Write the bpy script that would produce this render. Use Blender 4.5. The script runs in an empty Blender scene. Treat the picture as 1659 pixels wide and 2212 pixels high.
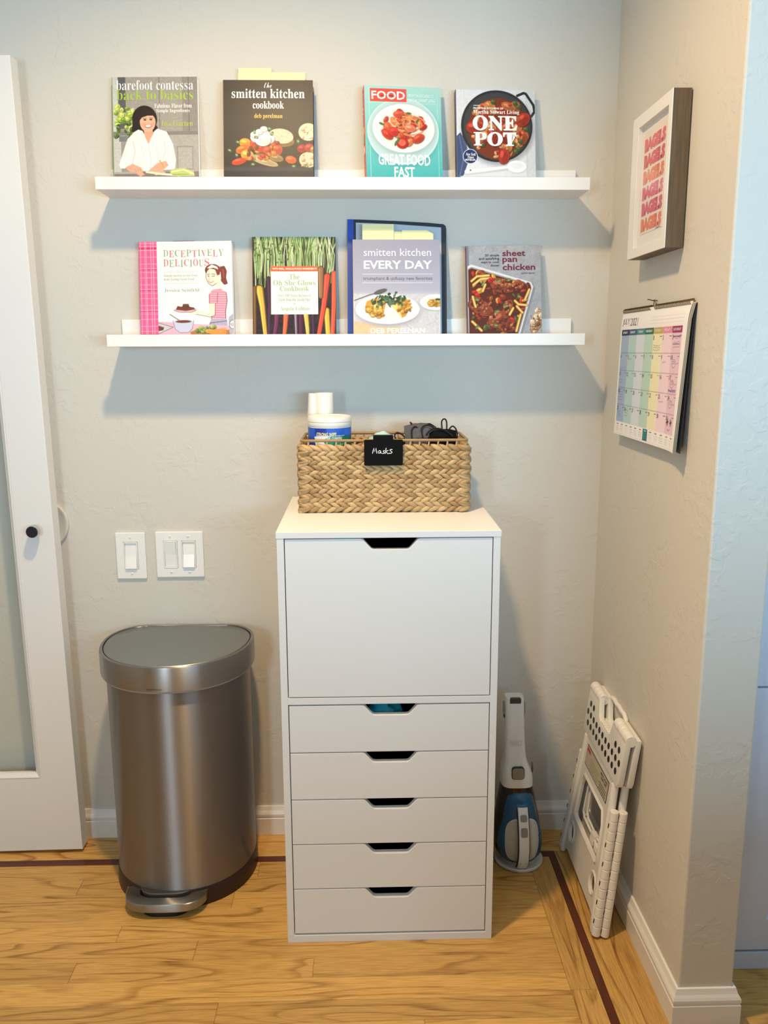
import bpy, bmesh, math, random
import numpy as np
from mathutils import Vector, Matrix, Euler
random.seed(7)
RNG = np.random.default_rng(11)
PI = math.pi
SC = bpy.context.scene
COL = SC.collection

# ------------------------------------------------------------------ camera, world, lights, exposure
def setup_camera():
    p, y, r, f = 0.1909, 0.0253, -0.0037, 1800.9
    F = Vector((math.sin(y)*math.cos(p), math.cos(y)*math.cos(p), -math.sin(p)))
    R = Vector((math.cos(y), -math.sin(y), 0)); U = R.cross(F)
    c, s = math.cos(r), math.sin(r)
    R2, U2 = R*c+U*s, U*c-R*s
    cam = bpy.data.cameras.new('camera'); o = bpy.data.objects.new('camera', cam); COL.objects.link(o)
    m = Matrix((R2, U2, -F)).transposed().to_4x4(); m.translation = Vector((-0.0162, -2.1697, 1.3461))
    o.matrix_world = m
    cam.sensor_fit = 'VERTICAL'; cam.sensor_height = 24.0; cam.lens = f*24.0/2212.0
    cam.clip_start = 0.02
    SC.camera = o
setup_camera()
w = bpy.data.worlds.new('world'); SC.world = w; w.use_nodes = True
w.node_tree.nodes['Background'].inputs[0].default_value = (0.75, 0.86, 1.0, 1)
w.node_tree.nodes['Background'].inputs[1].default_value = 0.12

def lamp(name, kind, loc, power, color, rot=(0, 0, 0), **kw):
    l = bpy.data.lights.new(name, kind); l.energy = power; l.color = color
    for k, v in kw.items(): setattr(l, k, v)
    o = bpy.data.objects.new(name, l); o.location = loc; o.rotation_euler = rot; COL.objects.link(o)
    return o
# recessed warm downlight in the ceiling, above and in front of the shelves
DL = (-0.25, -0.92, 2.53); WARM = (1.0, 0.70, 0.38)
lamp('downlight', 'SPOT', DL, 46, WARM, spot_size=math.radians(156), spot_blend=0.6, shadow_soft_size=0.05)
lamp('downlight_beam', 'SPOT', DL, 62, WARM, spot_size=math.radians(92), spot_blend=1.0, shadow_soft_size=0.05)
# daylight through the wide window in the rear wall, right behind the camera, and through the narrow one at left
lamp('window_daylight', 'AREA', (1.1, -3.3, 1.27), 48, (0.42, 0.73, 1.0), rot=(math.radians(90), 0, 0), shape='RECTANGLE', size=1.5, size_y=0.5)
lamp('narrow_window_daylight', 'AREA', (-0.95, -3.3, 1.35), 15, (0.62, 0.84, 1.0), rot=(math.radians(90), 0, 0), shape='RECTANGLE', size=0.24, size_y=0.66)
SC.view_settings.view_transform = 'Standard'; SC.view_settings.look = 'None'
SC.view_settings.gamma = 1.0; SC.view_settings.use_curve_mapping = False
SC.view_settings.exposure = 0.38

# ------------------------------------------------------------------ helpers
def lin(c):
    return tuple(((v/255)/12.92 if v/255 <= 0.04045 else ((v/255+0.055)/1.055)**2.4) for v in c[:3])

def mat(name, rgb=(200, 200, 200), rough=0.5, metal=0.0, bump=None, spec=0.5, **kw):
    m = bpy.data.materials.new(name); m.use_nodes = True
    nt = m.node_tree; b = nt.nodes['Principled BSDF']
    b.inputs['Base Color'].default_value = (*lin(rgb), 1); b.inputs['Roughness'].default_value = rough
    b.inputs['Metallic'].default_value = metal; b.inputs['Specular IOR Level'].default_value = spec
    for k, v in kw.items(): b.inputs[k.replace('_', ' ')].default_value = v
    N = nt.nodes.new
    tc = N('ShaderNodeTexCoord'); no = N('ShaderNodeTexNoise')
    sc, dist = bump or (300, 0.00004)
    no.inputs['Scale'].default_value = sc; no.inputs['Detail'].default_value = 3
    bp = N('ShaderNodeBump'); bp.inputs['Distance'].default_value = dist; bp.inputs['Strength'].default_value = 1.0
    nt.links.new(tc.outputs['Object'], no.inputs['Vector']); nt.links.new(no.outputs['Fac'], bp.inputs['Height'])
    nt.links.new(bp.outputs['Normal'], b.inputs['Normal'])
    return m

def wall_mat(name, rgb):
    m = mat(name, rgb, 0.62, spec=0.3); nt = m.node_tree; N = nt.nodes.new; L = nt.links.new
    b = nt.nodes['Principled BSDF']
    for n in list(nt.nodes):
        if n.type == 'BUMP': nt.nodes.remove(n)
    tc = N('ShaderNodeTexCoord')
    a = N('ShaderNodeTexNoise'); a.inputs['Scale'].default_value = 42; a.inputs['Detail'].default_value = 6; a.inputs['Distortion'].default_value = 0.5
    c = N('ShaderNodeTexNoise'); c.inputs['Scale'].default_value = 8; c.inputs['Detail'].default_value = 2
    d = N('ShaderNodeTexNoise'); d.inputs['Scale'].default_value = 160; d.inputs['Detail'].default_value = 2
    for n in (a, c, d): L(tc.outputs['Object'], n.inputs['Vector'])
    r = N('ShaderNodeValToRGB'); r.color_ramp.elements[0].position = 0.47; r.color_ramp.elements[1].position = 0.56
    L(a.outputs['Fac'], r.inputs['Fac'])
    mu = N('ShaderNodeMath'); mu.operation = 'MULTIPLY'; L(r.outputs['Color'], mu.inputs[0])
    r2 = N('ShaderNodeValToRGB'); r2.color_ramp.elements[0].position = 0.42; r2.color_ramp.elements[1].position = 0.6
    L(c.outputs['Fac'], r2.inputs['Fac']); L(r2.outputs['Color'], mu.inputs[1])
    ad = N('ShaderNodeMath'); ad.operation = 'MULTIPLY_ADD'; ad.inputs[1].default_value = 0.35
    L(d.outputs['Fac'], ad.inputs[0]); L(mu.outputs[0], ad.inputs[2])
    bp = N('ShaderNodeBump'); bp.inputs['Strength'].default_value = 0.40; bp.inputs['Distance'].default_value = 0.0011
    L(ad.outputs[0], bp.inputs['Height']); L(bp.outputs['Normal'], b.inputs['Normal'])
    return m

def wood_mat(name, light, dark, rough=0.32, lines=9.0, axis='x'):
    m = mat(name, light, rough, spec=0.45); nt = m.node_tree; N = nt.nodes.new; L = nt.links.new
    b = nt.nodes['Principled BSDF']
    tc = N('ShaderNodeTexCoord'); oi = N('ShaderNodeObjectInfo')
    off = N('ShaderNodeMath'); off.operation = 'MULTIPLY'; off.inputs[1].default_value = 37.0; L(oi.outputs['Random'], off.inputs[0])
    cb = N('ShaderNodeCombineXYZ'); L(off.outputs[0], cb.inputs[0]); L(off.outputs[0], cb.inputs[1])
    va = N('ShaderNodeVectorMath'); va.operation = 'ADD'; L(tc.outputs['Object'], va.inputs[0]); L(cb.outputs[0], va.inputs[1])
    def noise(scale, detail, mulv):
        vm = N('ShaderNodeVectorMath'); vm.operation = 'MULTIPLY'; vm.inputs[1].default_value = mulv if axis == 'x' else (mulv[1], mulv[0], mulv[1]); L(va.outputs[0], vm.inputs[0])
        n = N('ShaderNodeTexNoise'); n.inputs['Scale'].default_value = scale; n.inputs['Detail'].default_value = detail
        L(vm.outputs[0], n.inputs['Vector']); return n
    n1 = noise(1.0, 1.2, (1.7, 13, 1))
    mu = N('ShaderNodeMath'); mu.operation = 'MULTIPLY'; mu.inputs[1].default_value = lines; L(n1.outputs['Fac'], mu.inputs[0])
    fr = N('ShaderNodeMath'); fr.operation = 'FRACT'; L(mu.outputs[0], fr.inputs[0])
    r = N('ShaderNodeValToRGB'); e = r.color_ramp.elements
    e[0].position = 0.0; e[0].color = (0, 0, 0, 1); e[1].position = 0.62; e[1].color = (0, 0, 0, 1)
    x = e.new(0.90); x.color = (0.8, 0.8, 0.8, 1); x = e.new(1.0); x.color = (0.05, 0.05, 0.05, 1)
    L(fr.outputs[0], r.inputs['Fac'])
    n2 = noise(1.0, 3, (16, 420, 1)); n3 = noise(1.0, 2, (3, 9, 1))
    r2 = N('ShaderNodeValToRGB'); r2.color_ramp.elements[0].position = 0.42; r2.color_ramp.elements[1].position = 0.62
    L(n2.outputs['Fac'], r2.inputs['Fac'])
    m1 = N('ShaderNodeMath'); m1.operation = 'MULTIPLY_ADD'; m1.inputs[1].default_value = 0.34; L(r2.outputs['Color'], m1.inputs[0])
    m0 = N('ShaderNodeMath'); m0.operation = 'MULTIPLY'; m0.inputs[1].default_value = 0.85; L(r.outputs['Color'], m0.inputs[0])
    m00 = N('ShaderNodeMath'); m00.operation = 'MULTIPLY'; L(m0.outputs[0], m00.inputs[0])
    r3 = N('ShaderNodeValToRGB'); r3.color_ramp.elements[0].position = 0.35; r3.color_ramp.elements[0].color = (0.25, 0.25, 0.25, 1); r3.color_ramp.elements[1].position = 0.65
    L(n3.outputs['Fac'], r3.inputs['Fac']); L(r3.outputs['Color'], m00.inputs[1]); L(m00.outputs[0], m1.inputs[2])
    mx = N('ShaderNodeMix'); mx.data_type = 'RGBA'; mx.inputs['A'].default_value = (*lin(light), 1); mx.inputs['B'].default_value = (*lin(dark), 1)
    L(m1.outputs[0], mx.inputs['Factor'])
    hs = N('ShaderNodeHueSaturation'); L(mx.outputs['Result'], hs.inputs['Color'])
    mr = N('ShaderNodeMapRange'); mr.inputs['To Min'].default_value = 0.86; mr.inputs['To Max'].default_value = 1.12; L(oi.outputs['Random'], mr.inputs['Value'])
    L(mr.outputs[0], hs.inputs['Value']); L(hs.outputs['Color'], b.inputs['Base Color'])
    for n in nt.nodes:
        if n.type == 'BUMP': n.inputs['Distance'].default_value = 0.00005
    return m

def attr_mat(name, rough=0.35, spec=0.5):
    m = mat(name, (255, 255, 255), rough, spec=spec); nt = m.node_tree
    a = nt.nodes.new('ShaderNodeVertexColor'); a.layer_name = 'col'
    nt.links.new(a.outputs['Color'], nt.nodes['Principled BSDF'].inputs['Base Color'])
    return m

def random_mat(name, c1, c2, rough=0.6, bump=None):
    m = mat(name, c1, rough, bump=bump); nt = m.node_tree; N = nt.nodes.new
    oi = N('ShaderNodeObjectInfo'); tc = N('ShaderNodeTexCoord'); no = N('ShaderNodeTexNoise'); no.inputs['Scale'].default_value = 60
    vm = N('ShaderNodeVectorMath'); vm.operation = 'MULTIPLY'; vm.inputs[1].default_value = (0.7, 4, 4)
    nt.links.new(tc.outputs['Object'], vm.inputs[0]); nt.links.new(vm.outputs[0], no.inputs['Vector'])
    ad = N('ShaderNodeMath'); ad.operation = 'MULTIPLY_ADD'; ad.inputs[1].default_value = 0.6
    nt.links.new(oi.outputs['Random'], ad.inputs[0]); 
    m2 = N('ShaderNodeMath'); m2.operation = 'MULTIPLY'; m2.inputs[1].default_value = 0.5
    nt.links.new(no.outputs['Fac'], m2.inputs[0]); nt.links.new(m2.outputs[0], ad.inputs[2])
    mx = N('ShaderNodeMix'); mx.data_type = 'RGBA'; mx.inputs['A'].default_value = (*lin(c1), 1); mx.inputs['B'].default_value = (*lin(c2), 1)
    nt.links.new(ad.outputs[0], mx.inputs['Factor']); nt.links.new(mx.outputs['Result'], nt.nodes['Principled BSDF'].inputs['Base Color'])
    return m

def glass_mat(name, tint, amount):
    m = bpy.data.materials.new(name); m.use_nodes = True; nt = m.node_tree
    for n in list(nt.nodes): nt.nodes.remove(n)
    N = nt.nodes.new
    out = N('ShaderNodeOutputMaterial'); t = N('ShaderNodeBsdfTransparent'); g = N('ShaderNodeBsdfGlossy'); lw = N('ShaderNodeLayerWeight'); mx = N('ShaderNodeMixShader')
    pw = N('ShaderNodeMath'); pw.operation = 'POWER'; pw.inputs[1].default_value = 4.0; ma = N('ShaderNodeMath'); ma.operation = 'MULTIPLY_ADD'; ma.inputs[1].default_value = amount; ma.inputs[2].default_value = 0.02
    lw.inputs['Blend'].default_value = 0.5
    t.inputs['Color'].default_value = (*tint, 1); g.inputs['Roughness'].default_value = 0.03
    L = nt.links.new
    L(lw.outputs['Facing'], pw.inputs[0]); L(pw.outputs[0], ma.inputs[0]); L(ma.outputs[0], mx.inputs[0]); L(t.outputs[0], mx.inputs[1]); L(g.outputs[0], mx.inputs[2]); L(mx.outputs[0], out.inputs['Surface'])
    return m

class MB:
    """collects shapes into one mesh"""
    def __init__(s): s.bm = bmesh.new()
    def box(s, x0, x1, y0, y1, z0, z1, bev=0.0, seg=2):
        t = bmesh.new()
        v = [t.verts.new((x, y, z)) for x in (x0, x1) for y in (y0, y1) for z in (z0, z1)]
        for f in ((0, 1, 3, 2), (4, 6, 7, 5), (0, 4, 5, 1), (2, 3, 7, 6), (0, 2, 6, 4), (1, 5, 7, 3)): t.faces.new([v[i] for i in f])
        if bev > 0: bmesh.ops.bevel(t, geom=t.edges[:], offset=bev, segments=seg, affect='EDGES', profile=0.7)
        return s._add(t)
    def _add(s, t, M=None):
        bmesh.ops.recalc_face_normals(t, faces=t.faces[:])
        me = bpy.data.meshes.new('t'); t.to_mesh(me); t.free()
        if M is not None: me.transform(M)
        s.bm.from_mesh(me); bpy.data.meshes.remove(me); return s
    def prism(s, outer, holes, d0, d1, M, bev=0.0, seg=2):
        """2D outline (with holes) in local XY extruded d0..d1 along local Z, placed by matrix M"""
        t = bmesh.new(); es = []
        for loop in [outer]+list(holes):
            vs = [t.verts.new((x, y, d0)) for x, y in loop]
            es += [t.edges.new((vs[i], vs[(i+1) % len(vs)])) for i in range(len(vs))]
        r = bmesh.ops.triangle_fill(t, use_beauty=True, use_dissolve=True, edges=es)
        fs = t.faces[:]
        ex = bmesh.ops.extrude_face_region(t, geom=fs)
        vs = [g for g in ex['geom'] if isinstance(g, bmesh.types.BMVert)]
        bmesh.ops.translate(t, vec=(0, 0, d1-d0), verts=vs)
        if bev > 0:
            bmesh.ops.recalc_face_normals(t, faces=t.faces[:])
            ed = [e for e in t.edges if len(e.link_faces) == 2 and e.calc_face_angle(0) > 1.0 and abs(e.verts[0].co.z-e.verts[1].co.z) < 1e-6]
            bmesh.ops.bevel(t, geom=ed, offset=bev, segments=seg, affect='EDGES', profile=0.6)
        return s._add(t, M)
    def loft(s, rings, cap=True, closed=True):
        t = bmesh.new(); R = [[t.verts.new(p) for p in ring] for ring in rings]; n = len(rings[0])
        for a, b in zip(R[:-1], R[1:]):
            for i in range(n if closed else n-1):
                t.faces.new((a[i], a[(i+1) % n], b[(i+1) % n], b[i]))
        if cap and closed:
            t.faces.new(R[0]); t.faces.new(R[-1])
        return s._add(t)
    def lathe(s, prof, c=(0, 0, 0), n=40, cap=False):
        return s.loft([[(c[0]+r*math.cos(2*PI*i/n), c[1]+r*math.sin(2*PI*i/n), c[2]+z) for i in range(n)] for r, z in prof], cap=cap)
    def tube(s, pts, r, n=8, closed=False, flat=1.0):
        pts = [Vector(p) for p in pts]; m = len(pts); rings = []
        up = None
        for i, p in enumerate(pts):
            if closed: d = pts[(i+1) % m]-pts[i-1]
            else: d = pts[min(i+1, m-1)]-pts[max(i-1, 0)]
            d.normalize()
            if up is None:
                up = Vector((0, 0, 1)) if abs(d.z) < 0.9 else Vector((1, 0, 0))
            a = d.cross(up); 
            if a.length < 1e-5: a = d.cross(Vector((0.3, 0.9, 0.2)))
            a.normalize(); b = a.cross(d); b.normalize(); up = b
            rr = r[i] if isinstance(r, (list, tuple)) else r
            rings.append([tuple(p+a*math.cos(2*PI*k/n)*rr+b*math.sin(2*PI*k/n)*rr*flat) for k in range(n)])
        if closed: rings.append(rings[0])
        s.loft(rings, cap=not closed)
        if closed: bmesh.ops.remove_doubles(s.bm, verts=s.bm.verts[:], dist=1e-7)
        return s
    def raw(s, verts, faces):
        t = bmesh.new(); vs = [t.verts.new(v) for v in verts]
        for f in faces:
            try: t.faces.new([vs[i] for i in f])
            except ValueError: pass
        me = bpy.data.meshes.new('t'); t.to_mesh(me); t.free(); s.bm.from_mesh(me); bpy.data.meshes.remove(me); return s
    def build(s, name, material, parent=None, smooth=False, ang=0.7):
        me = bpy.data.meshes.new(name); s.bm.to_mesh(me); s.bm.free()
        if smooth:
            me.polygons.foreach_set('use_smooth', [True]*len(me.polygons))
            me.set_sharp_from_angle(angle=ang)
        me.materials.append(material)
        return link(name, me, parent)

def link(name, me, parent=None):
    o = bpy.data.objects.new(name, me); COL.objects.link(o)
    if parent is not None: o.parent = parent
    return o
def thing(name, label, cat, loc=(0, 0, 0), rot=(0, 0, 0), group=None):
    o = bpy.data.objects.new(name, None); COL.objects.link(o); o.empty_display_size = 0.02
    o.location = loc; o.rotation_euler = rot; o['label'] = label; o['category'] = cat
    if group: o['group'] = group
    return o
def tag(o, label, cat, group=None):
    o['label'] = label; o['category'] = cat
    if group: o['group'] = group
    return o
def struct(o): o['kind'] = 'structure'; return o

def rrect(x0, x1, y0, y1, r, n=6):
    pts = []
    for cx, cy, a0 in ((x1-r, y1-r, 0), (x0+r, y1-r, 90), (x0+r, y0+r, 180), (x1-r, y0+r, 270)):
        for i in range(n+1):
            a = math.radians(a0+90*i/n); pts.append((cx+r*math.cos(a), cy+r*math.sin(a)))
    return pts
def ellipse(cx, cy, rx, ry, n=28): return [(cx+rx*math.cos(2*PI*i/n), cy+ry*math.sin(2*PI*i/n)) for i in range(n)]
XZ = Matrix(((1, 0, 0, 0), (0, 0, 1, 0), (0, 1, 0, 0), (0, 0, 0, 1)))   # local XY -> world XZ, local Z -> world +Y

# ---- lettering: glyph outlines as flat mesh, fitted to a rectangle on a surface
STY = {'serif': (0x1D400, 0x1D41A, 0x1D7CE), 'bitalic': (0x1D400, 0x1D41A, 0x1D7CE), 'script': (0x1D4D0, 0x1D4EA, None), 'sans': None, 'sansb': None, 'plain': None}
_TC = {}
def glyphs(s, style, weight=0.0):
    key = (s, style, weight)
    if key in _TC: return _TC[key]
    st = STY[style]; body = ''.join(chr(st[0]+ord(ch)-65) if st and 'A' <= ch <= 'Z' else chr(st[1]+ord(ch)-97) if st and 'a' <= ch <= 'z' else chr(st[2]+ord(ch)-48) if st and ch.isdigit() and st[2] else ch for ch in s)
    c = bpy.data.curves.new('glyphs', 'FONT'); c.body = body; c.resolution_u = 2; c.offset = weight+(0.024 if style == 'sansb' else 0.0)
    o = bpy.data.objects.new('glyphs', c); me = o.to_mesh()
    V = np.empty(len(me.vertices)*3); me.vertices.foreach_get('co', V); V = V.reshape(-1, 3)[:, :2]
    Fs = [tuple(p.vertices) for p in me.polygons]
    o.to_mesh_clear(); bpy.data.objects.remove(o); bpy.data.curves.remove(c)
    lo, hi = V.min(0), V.max(0); _TC[key] = ((V-lo)/np.maximum(hi-lo, 1e-6), Fs); return _TC[key]

def put_text(mb, fmap, s, style, x0, y0, x1, y1, weight=0.0, slant=0.0):
    """fmap maps art coordinates (x right, y down) to 3-D"""
    V, Fs = glyphs(s, style, weight); slant = 0.22 if style == 'bitalic' else slant/(y1-y0)
    mb.raw([fmap(x0+(x1-x0)*a+slant*b*(y1-y0), y1-(y1-y0)*b) for a, b in V], Fs)

# ---- painted print: per-vertex colour on a fine grid
class Art:
    def __init__(s, w, h, ss=1.2, bg=(255, 255, 255)):
        s.w, s.h = w, h; s.nx, s.ny = int(w*ss)+1, int(h*ss)+1
        s.X, s.Y = np.meshgrid(np.linspace(0, w, s.nx), np.linspace(0, h, s.ny))
        s.C = np.zeros((s.ny, s.nx, 3)); s.C[:] = bg; s.px = 1/ss
    def mix(s, a, col):
        a = np.clip(a, 0, 1)[..., None]; s.C = s.C*(1-a)+np.array(col)[None, None]*a; return s
    def grad(s, c0, c1, y0, y1, x0=-1, x1=1e4):
        t = np.clip((s.Y-y0)/(y1-y0), 0, 1)[..., None]; m = ((s.Y >= y0) & (s.Y <= y1) & (s.X >= x0) & (s.X <= x1))[..., None]
        s.C = np.where(m, np.array(c0)*(1-t)+np.array(c1)*t, s.C); return s
    def rect(s, x0, y0, x1, y1, c, soft=0.5):
        return s.mix(np.clip((np.minimum(s.X-x0, x1-s.X))/soft+0.5, 0, 1)*np.clip((np.minimum(s.Y-y0, y1-s.Y))/soft+0.5, 0, 1), c)
    def ell(s, cx, cy, rx, ry, c, rot=0, soft=0.9, a=1.0):
        k = math.radians(rot); dx, dy = s.X-cx, s.Y-cy
        u = (dx*math.cos(k)+dy*math.sin(k))/rx; v = (-dx*math.sin(k)+dy*math.cos(k))/ry
        d = (np.sqrt(u*u+v*v)-1)*min(rx, ry)
        return s.mix(a*np.clip(0.5-d/soft, 0, 1), c)
    def poly(s, pts, c, a=1.0):
        acc = np.zeros_like(s.X); n = len(pts); q = s.px*0.25
        for ox, oy in ((-q, -q), (q, -q), (-q, q), (q, q)):
            x, y = s.X+ox, s.Y+oy; ins = np.zeros_like(x, bool)
            for i in range(n):
                (xa, ya), (xb, yb) = pts[i], pts[(i+1) % n]
                if ya == yb: continue
                ins ^= ((ya > y) != (yb > y)) & (x < (xb-xa)*(y-ya)/(yb-ya)+xa)
            acc += ins/4
        return s.mix(acc*a, c)
    def line(s, pts, wd, c, a=1.0, w2=None):
        m = np.zeros_like(s.X); n = len(pts)-1
        for i in range(n):
            (xa, ya), (xb, yb) = pts[i], pts[i+1]; dx, dy = xb-xa, yb-ya; L2 = dx*dx+dy*dy+1e-9
            t = np.clip(((s.X-xa)*dx+(s.Y-ya)*dy)/L2, 0, 1); d = np.hypot(s.X-xa-t*dx, s.Y-ya-t*dy)
            ww = wd if w2 is None else wd+(w2-wd)*(i+t)/n
            m = np.maximum(m, np.clip(ww/2-d+0.5, 0, 1))
        return s.mix(m*a, c)
    def chunk(s, cx, cy, rx, ry, c, rot=0):
        c = np.array(c, float)
        s.ell(cx+0.6, cy+0.9, rx*1.06, ry*1.06, c*0.35, rot, 1.5, 0.7); s.ell(cx, cy, rx, ry, c, rot); s.ell(cx+rx*0.15, cy+ry*0.3, rx*0.75, ry*0.55, c*0.78, rot, 2, 0.6)
        s.ell(cx-rx*0.25, cy-ry*0.35, rx*0.45, ry*0.3, np.minimum(c*1.3+25, 255), rot, 1.5, 0.7); return s
    def scatter(s, n, box, r, cols, mask=None, asp=(0.5, 1.0)):
        for _ in range(n):
            x, y = random.uniform(box[0], box[2]), random.uniform(box[1], box[3])
            if mask and not mask(x, y): continue
            rr = random.uniform(*r); s.chunk(x, y, rr, rr*random.uniform(*asp), random.choice(cols), random.uniform(0, 180))
        return s
    def noise(s, amt, cell=2, box=None):
        ny, nx = int(s.h/cell)+2, int(s.w/cell)+2; g = RNG.normal(0, 1, (ny, nx))
        fy, fx = s.Y/cell, s.X/cell; iy, ix = fy.astype(int), fx.astype(int); ty, tx = fy-iy, fx-ix
        v = (g[iy, ix]*(1-tx)+g[iy, ix+1]*tx)*(1-ty)+(g[iy+1, ix]*(1-tx)+g[iy+1, ix+1]*tx)*ty
        k = 1+amt*v
        if box is not None: k = np.where((s.X > box[0]) & (s.X < box[2]) & (s.Y > box[1]) & (s.Y < box[3]), k, 1)
        s.C = np.clip(s.C*k[..., None], 0, 255); return s
    def build(s, name, fmap, material, parent):
        ny, nx = s.ny, s.nx
        P = np.array(fmap(s.X.ravel(), s.Y.ravel())); P = np.stack(np.broadcast_arrays(*P), 1) if isinstance(P, tuple) else P.T
        i = np.arange(nx*ny).reshape(ny, nx); q = np.stack([i[1:, :-1], i[1:, 1:], i[:-1, 1:], i[:-1, :-1]], -1).reshape(-1, 4)
        me = bpy.data.meshes.new(name); me.vertices.add(nx*ny); me.loops.add(q.size); me.polygons.add(len(q))
        me.vertices.foreach_set('co', P.astype(np.float32).ravel()); me.loops.foreach_set('vertex_index', q.ravel().astype(np.int32))
        me.polygons.foreach_set('loop_start', np.arange(0, q.size, 4, dtype=np.int32)); me.update(calc_edges=True); me.validate()
        at = me.color_attributes.new('col', 'FLOAT_COLOR', 'POINT'); c = np.clip(s.C/255, 0, 1)
        c = np.where(c <= 0.04045, c/12.92, ((c+0.055)/1.055)**2.4)
        at.data.foreach_set('color', np.concatenate([c.reshape(-1, 3), np.ones((nx*ny, 1))], 1).astype(np.float32).ravel())
        me.materials.append(material); return link(name, me, parent)

# ------------------------------------------------------------------ materials
M = {}
M['wall'] = wall_mat('greige_textured_paint', (215, 210, 200))
M['ceiling'] = mat('ceiling_paint', (235, 232, 225), 0.8)
M['trim'] = mat('white_trim_paint', (236, 234, 230), 0.32)
M['white'] = mat('white_laminate', (232, 232, 231), 0.42)
M['hallwhite'] = mat('white_paint_cool_light_tint', (222, 230, 248), 0.4)  # white cabinet, its colour tinted blue to stand in for cool daylight
M['shelf'] = mat('white_shelf_lacquer', (240, 238, 234), 0.38)
M['door'] = mat('white_door_paint', (234, 233, 231), 0.4)
M['plastic'] = mat('white_plastic', (236, 233, 226), 0.38)
M['switch'] = mat('white_switch_plastic', (244, 243, 240), 0.25)
M['shade'] = mat('switch_gap', (150, 148, 142), 0.5)
M['black'] = mat('black_plastic', (16, 16, 17), 0.4)
M['blackmatte'] = mat('black_label_board', (10, 10, 11), 0.7, spec=0.12)
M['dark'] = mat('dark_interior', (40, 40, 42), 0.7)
M['oak'] = wood_mat('oak_floor', (214, 168, 94), (130, 84, 32))
M['inlay'] = wood_mat('walnut_inlay', (92, 42, 18), (58, 24, 9), lines=5)
M['walnut'] = wood_mat('frame_wood', (112, 92, 66), (74, 58, 40), rough=0.5, lines=7, axis='y')
M['paper'] = mat('paper', (238, 234, 224), 0.7)
M['note'] = mat('yellow_note_paper', (246, 240, 184), 0.7, spec=0.2)
M['print'] = attr_mat('glossy_print', 0.42, 0.3)
M['matteprint'] = attr_mat('matte_print', 0.6, 0.3)
_ink = {}
def ink(rgb):
    if rgb not in _ink: _ink[rgb] = mat('ink_%02x%02x%02x' % rgb, rgb, 0.4)
    return _ink[rgb]

def steel(name, rgb, rough, aniso, vert=True):
    m = mat(name, rgb, rough, 1.0); nt = m.node_tree; b = nt.nodes['Principled BSDF']
    b.inputs['Anisotropic'].default_value = aniso; b.inputs['Anisotropic Rotation'].default_value = 0.25
    tg = nt.nodes.new('ShaderNodeTangent'); tg.direction_type = 'RADIAL'; tg.axis = 'Z'; nt.links.new(tg.outputs[0], b.inputs['Tangent'])
    for n in list(nt.nodes):
        if n.type in ('BUMP', 'TEX_NOISE', 'TEX_COORD'): nt.nodes.remove(n)
    N = nt.nodes.new; tc = N('ShaderNodeTexCoord'); vm = N('ShaderNodeVectorMath'); vm.operation = 'MULTIPLY'; vm.inputs[1].default_value = (2, 2, 900)
    no = N('ShaderNodeTexNoise'); no.inputs['Scale'].default_value = 1; no.inputs['Detail'].default_value = 2; bp = N('ShaderNodeBump'); bp.inputs['Distance'].default_value = 0.00002
    nt.links.new(tc.outputs['Object'], vm.inputs[0]); nt.links.new(vm.outputs[0], no.inputs['Vector']); nt.links.new(no.outputs['Fac'], bp.inputs['Height']); nt.links.new(bp.outputs[0], b.inputs['Normal'])
    return m
M['steel'] = steel('brushed_steel', (150, 143, 138), 0.42, 0.97)
M['steelrim'] = steel('brushed_steel_lid', (160, 156, 152), 0.38, 0.93)
M['lid'] = steel('lid_panel_steel', (150, 152, 150), 0.34, 0.0)
M['chrome'] = mat('chrome', (200, 198, 195), 0.12, 1.0)
M['base'] = mat('dark_brown_plastic', (40, 24, 22), 0.4)

# ------------------------------------------------------------------ room
XR, XW, YE, H = 0.611, 0.722, -0.716, 2.56
struct(MB().box(-2.2, XW, 0.0, 0.12, -0.05, H).build('wall_back', M['wall']))
b = MB(); b.prism([(XR, 0.0), (XR, YE+0.004), (XR+0.0012, YE+0.0012), (XR+0.004, YE), (XW-0.004, YE), (XW-0.0012, YE+0.0012), (XW, YE+0.004), (XW, 0.0)], [], -0.05, H, Matrix.Identity(4))
struct(b.build('wall_right', M['wall']))
struct(MB().box(-2.3, -2.2, -3.5, 0.12, -0.05, H).build('wall_left', M['wall']))
struct(MB().box(2.3, 2.4, -3.5, 0.12, -0.05, H).build('wall_hall', M['wall']))
struct(MB().box(XW, 2.4, 0.05, 0.12, -0.05, H).build('wall_hall_end', M['wall']))
struct(MB().box(-2.3, 2.4, -3.5, 0.12, H, H+0.1).build('ceiling', M['ceiling']))
b = MB(); b.prism([(-2.3, -0.05), (2.4, -0.05), (2.4, H), (-2.3, H)], [[(0.35, 1.0), (1.85, 1.0), (1.85, 1.55), (0.35, 1.55)], [(-1.08, 1.0), (-0.82, 1.0), (-0.82, 1.7), (-1.08, 1.7)]], -3.5, -3.38, XZ)
struct(b.build('wall_rear', M['wall']))
b = MB(); b.prism(rrect(0.29, 1.91, 0.94, 1.61, 0.002, 1), [rrect(0.35, 1.08, 1.0, 1.55, 0.002, 1), rrect(1.12, 1.85, 1.0, 1.55, 0.002, 1)], -3.40, -3.35, XZ)
struct(b.build('window_1', M['trim']))
b = MB(); b.prism(rrect(-1.14, -0.76, 0.94, 1.76, 0.002, 1), [rrect(-1.08, -0.82, 1.0, 1.7, 0.002, 1)], -3.40, -3.35, XZ)
struct(b.build('window_2', M['trim']))
# unseen block added behind the camera to keep window light off low surfaces
struct(MB().box(-0.55, 2.29, -2.52, -2.40, 0, 1.12, 0.004).build('light_blocker', mat('dark_brown_blocker', (84, 52, 32), 0.5)))

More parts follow.
